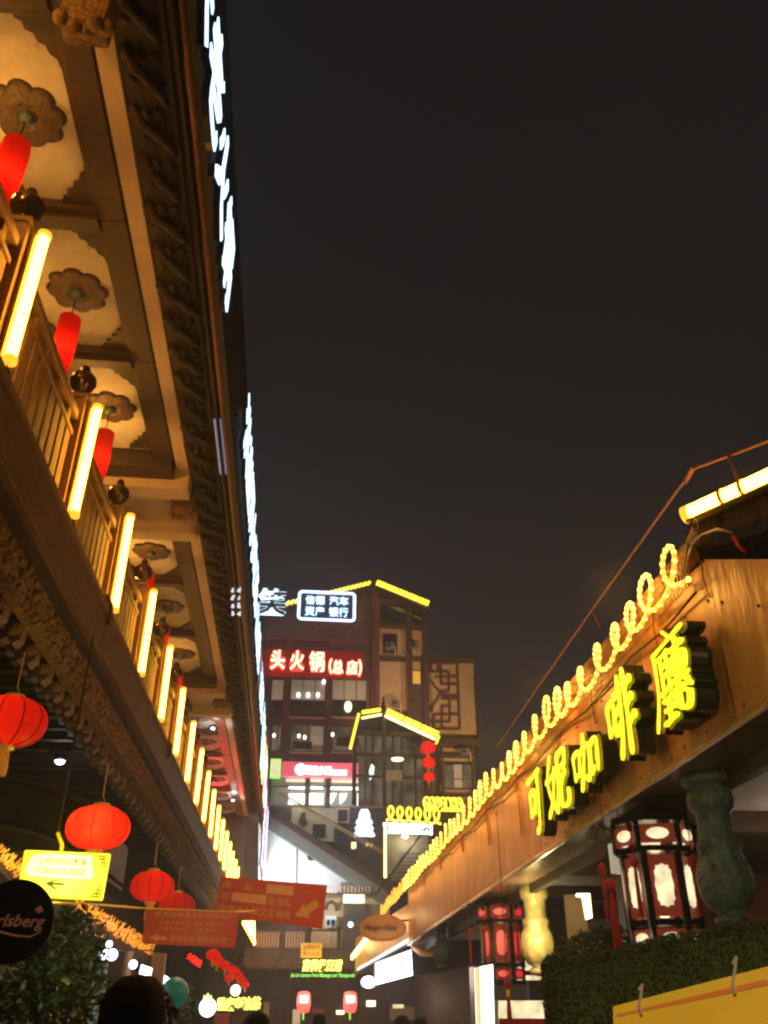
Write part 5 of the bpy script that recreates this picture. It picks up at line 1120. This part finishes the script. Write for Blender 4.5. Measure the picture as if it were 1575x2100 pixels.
obj('board_ground_rail', MB().bar((q.p[0].x, 3.25, .03), (q.p[1].x, 3.1, .03), .05), 'metal', t)

# ================================================================== people
def person(px, ytop, Y, label, coat, hairm='hair', turn=0, s=1.0):
    tp_ = PY(px, ytop, Y); H = tp_.z
    t = thing('person', label, 'person', (tp_.x, Y, 0))
    k = H/1.72; me = bpy.data.meshes.new('body')
    J = {'pelvis': (0, 0, .95, .15, .11), 'waist': (0, 0, 1.10, .145, .10), 'chest': (0, .01, 1.32, .17, .11), 'neckb': (0, .01, 1.44, .09, .08), 'neck': (0, .0, 1.50, .055, .055), 'headl': (0, -.01, 1.57, .075, .085), 'head': (0, 0, 1.64, .075, .09),
         'hl': (-.10, 0, .90, .09, .09), 'kl': (-.10, -.01, .50, .06, .06), 'al': (-.10, .02, .09, .042, .042), 'fl': (-.10, -.13, .04, .035, .03), 'hr': (.10, 0, .90, .09, .09), 'kr': (.10, -.01, .50, .06, .06), 'ar': (.10, .02, .09, .042, .042), 'fr': (.10, -.13, .04, .035, .03),
         'sl': (-.18, .01, 1.39, .065, .065), 'el': (-.23, .02, 1.12, .045, .045), 'wl': (-.22, -.06, .88, .03, .03), 'pl': (-.22, -.08, .80, .035, .025), 'sr': (.18, .01, 1.39, .065, .065), 'er': (.23, .02, 1.12, .045, .045), 'wr': (.22, -.06, .88, .03, .03), 'pr': (.22, -.08, .80, .035, .025)}
    E_ = ['pelvis waist', 'waist chest', 'chest neckb', 'neckb neck', 'neck headl', 'headl head', 'pelvis hl', 'hl kl', 'kl al', 'al fl', 'pelvis hr', 'hr kr', 'kr ar', 'ar fr', 'chest sl', 'sl el', 'el wl', 'wl pl', 'chest sr', 'sr er', 'er wr', 'wr pr']
    ks = list(J); me.from_pydata([(J[q][0]*k, J[q][1]*k, J[q][2]*k) for q in ks], [tuple(ks.index(w) for w in e_.split()) for e_ in E_], [])
    o = bpy.data.objects.new('body', me); COL.objects.link(o); o.modifiers.new('s', 'SKIN'); md = o.modifiers.new('u', 'SUBSURF'); md.levels = 2; md.render_levels = 2
    for i, q in enumerate(ks):
        sv = me.skin_vertices[0].data[i]; sv.radius = (J[q][3]*k, J[q][4]*k)
        if q == 'pelvis': sv.use_root = True
    dg = bpy.context.evaluated_depsgraph_get(); m2 = bpy.data.meshes.new_from_object(o.evaluated_get(dg)); bpy.data.objects.remove(o)
    for p in m2.polygons: p.use_smooth = True
    rot = Matrix.Translation((tp_.x, Y, 0)) @ Matrix.Rotation(turn, 4, 'Z'); m2.transform(rot)
    b = obj('body', m2, coat, t)
    b.data.materials.append(M['skin'])
    for p in b.data.polygons:
        zc_ = sum(b.data.vertices[v].co.z for v in p.vertices)/len(p.vertices)+b.location.z+t.location.z
        if zc_ > 1.475*k: p.material_index = 1
    hm = MB().lathe([(.01, 1.725*k), (.05*k, 1.72*k), (.085*k, 1.69*k), (.10*k, 1.64*k), (.102*k, 1.58*k), (.09*k, 1.53*k), (.06*k, 1.51*k)], 20, (0, 0, 0), mod=lambda a, z: 1+.04*math.sin(9*a+z*20))
    hm.v = [tuple(rot @ V((x, y*1.12-(.0 if True else 0)+.015*k, z))) for x, y, z in hm.v]
    obj('hair', hm, hairm, t, smooth=True)
    sm = MB()
    for i in range(260):
        a = random.uniform(0, 2*PI); e_ = random.uniform(.1, 1.45); c_ = V((.098*math.cos(a)*math.cos(e_), .105*math.sin(a)*math.cos(e_), .10*math.sin(e_)))*k
        b_ = V((0, 0, 1.615*k))+c_; o2 = c_.normalized()*.006+V((random.uniform(-.015, .015), random.uniform(-.015, .015), random.uniform(-.02, .016)))
        sm.pipe([rot @ (b_-c_*.06), rot @ (b_+o2*.6), rot @ (b_+o2+V((0, 0, -.008)))], [.007, .005, .0006], 4)
    obj('hair_strands', sm, hairm, t, kind='stuff')
    # facial features on the side away from the camera
    fq = [(-.03, -.088, 1.615), (.03, -.088, 1.615)]
    em = MB()
    for x, y, z in fq: em.ball(rot @ V((x*k, y*k, z*k)), .009, 5)
    obj('eyes', em, 'black', t); nm = MB(); nm.pipe([rot @ V((0, -.085*k, 1.615*k)), rot @ V((0, -.112*k, 1.585*k)), rot @ V((0, -.095*k, 1.575*k))], [.006, .012, .010], 6); obj('nose', nm, 'skin', t)
    for sx in (-1, 1): obj('ear', MB().ball(rot @ V((sx*.083*k, .0, 1.60*k)), .02*k, 5, 1.4), 'skin', t, smooth=True)
random.seed(2)
person(285, 2003, 3.0, 'person with thick black hair seen from behind, nearest and largest head', 'cloth1', turn=PI)
person(318, 2033, 4.2, 'person behind the nearest one, only dark hair showing to the right', 'cloth1', turn=PI-.3)
person(528, 2078, 6.0, 'person with dark hair below the yellow-green neon characters', 'cloth1', turn=PI+.1)
person(655, 2080, 14.0, 'person with dark hair between the two tall red lanterns', 'cloth2', turn=PI)
person(824, 2083, 11.0, 'person with dark hair at the bottom under the white display panel', 'cloth2', turn=PI-.2)
person(862, 2086, 13.0, 'second dark-haired person from the white display panel to the right', 'cloth1', turn=PI)

# ================================================================== misty night air, also standing in for lens bloom
hm_ = bpy.data.materials.new('haze_air'); hm_.use_nodes = True
n = hm_.node_tree.nodes; n.remove(n['Principled BSDF']); vol = n.new('ShaderNodeVolumePrincipled')
vol.inputs['Color'].default_value = (.74, .84, 1, 1); vol.inputs['Density'].default_value = HAZE; vol.inputs['Anisotropy'].default_value = .55
hm_.node_tree.links.new(vol.outputs[0], n['Material Output'].inputs['Volume'])
obj('haze', MB().box((-82, -42, -1.4), (82, 112, 30)), hm_, kind='stuff')
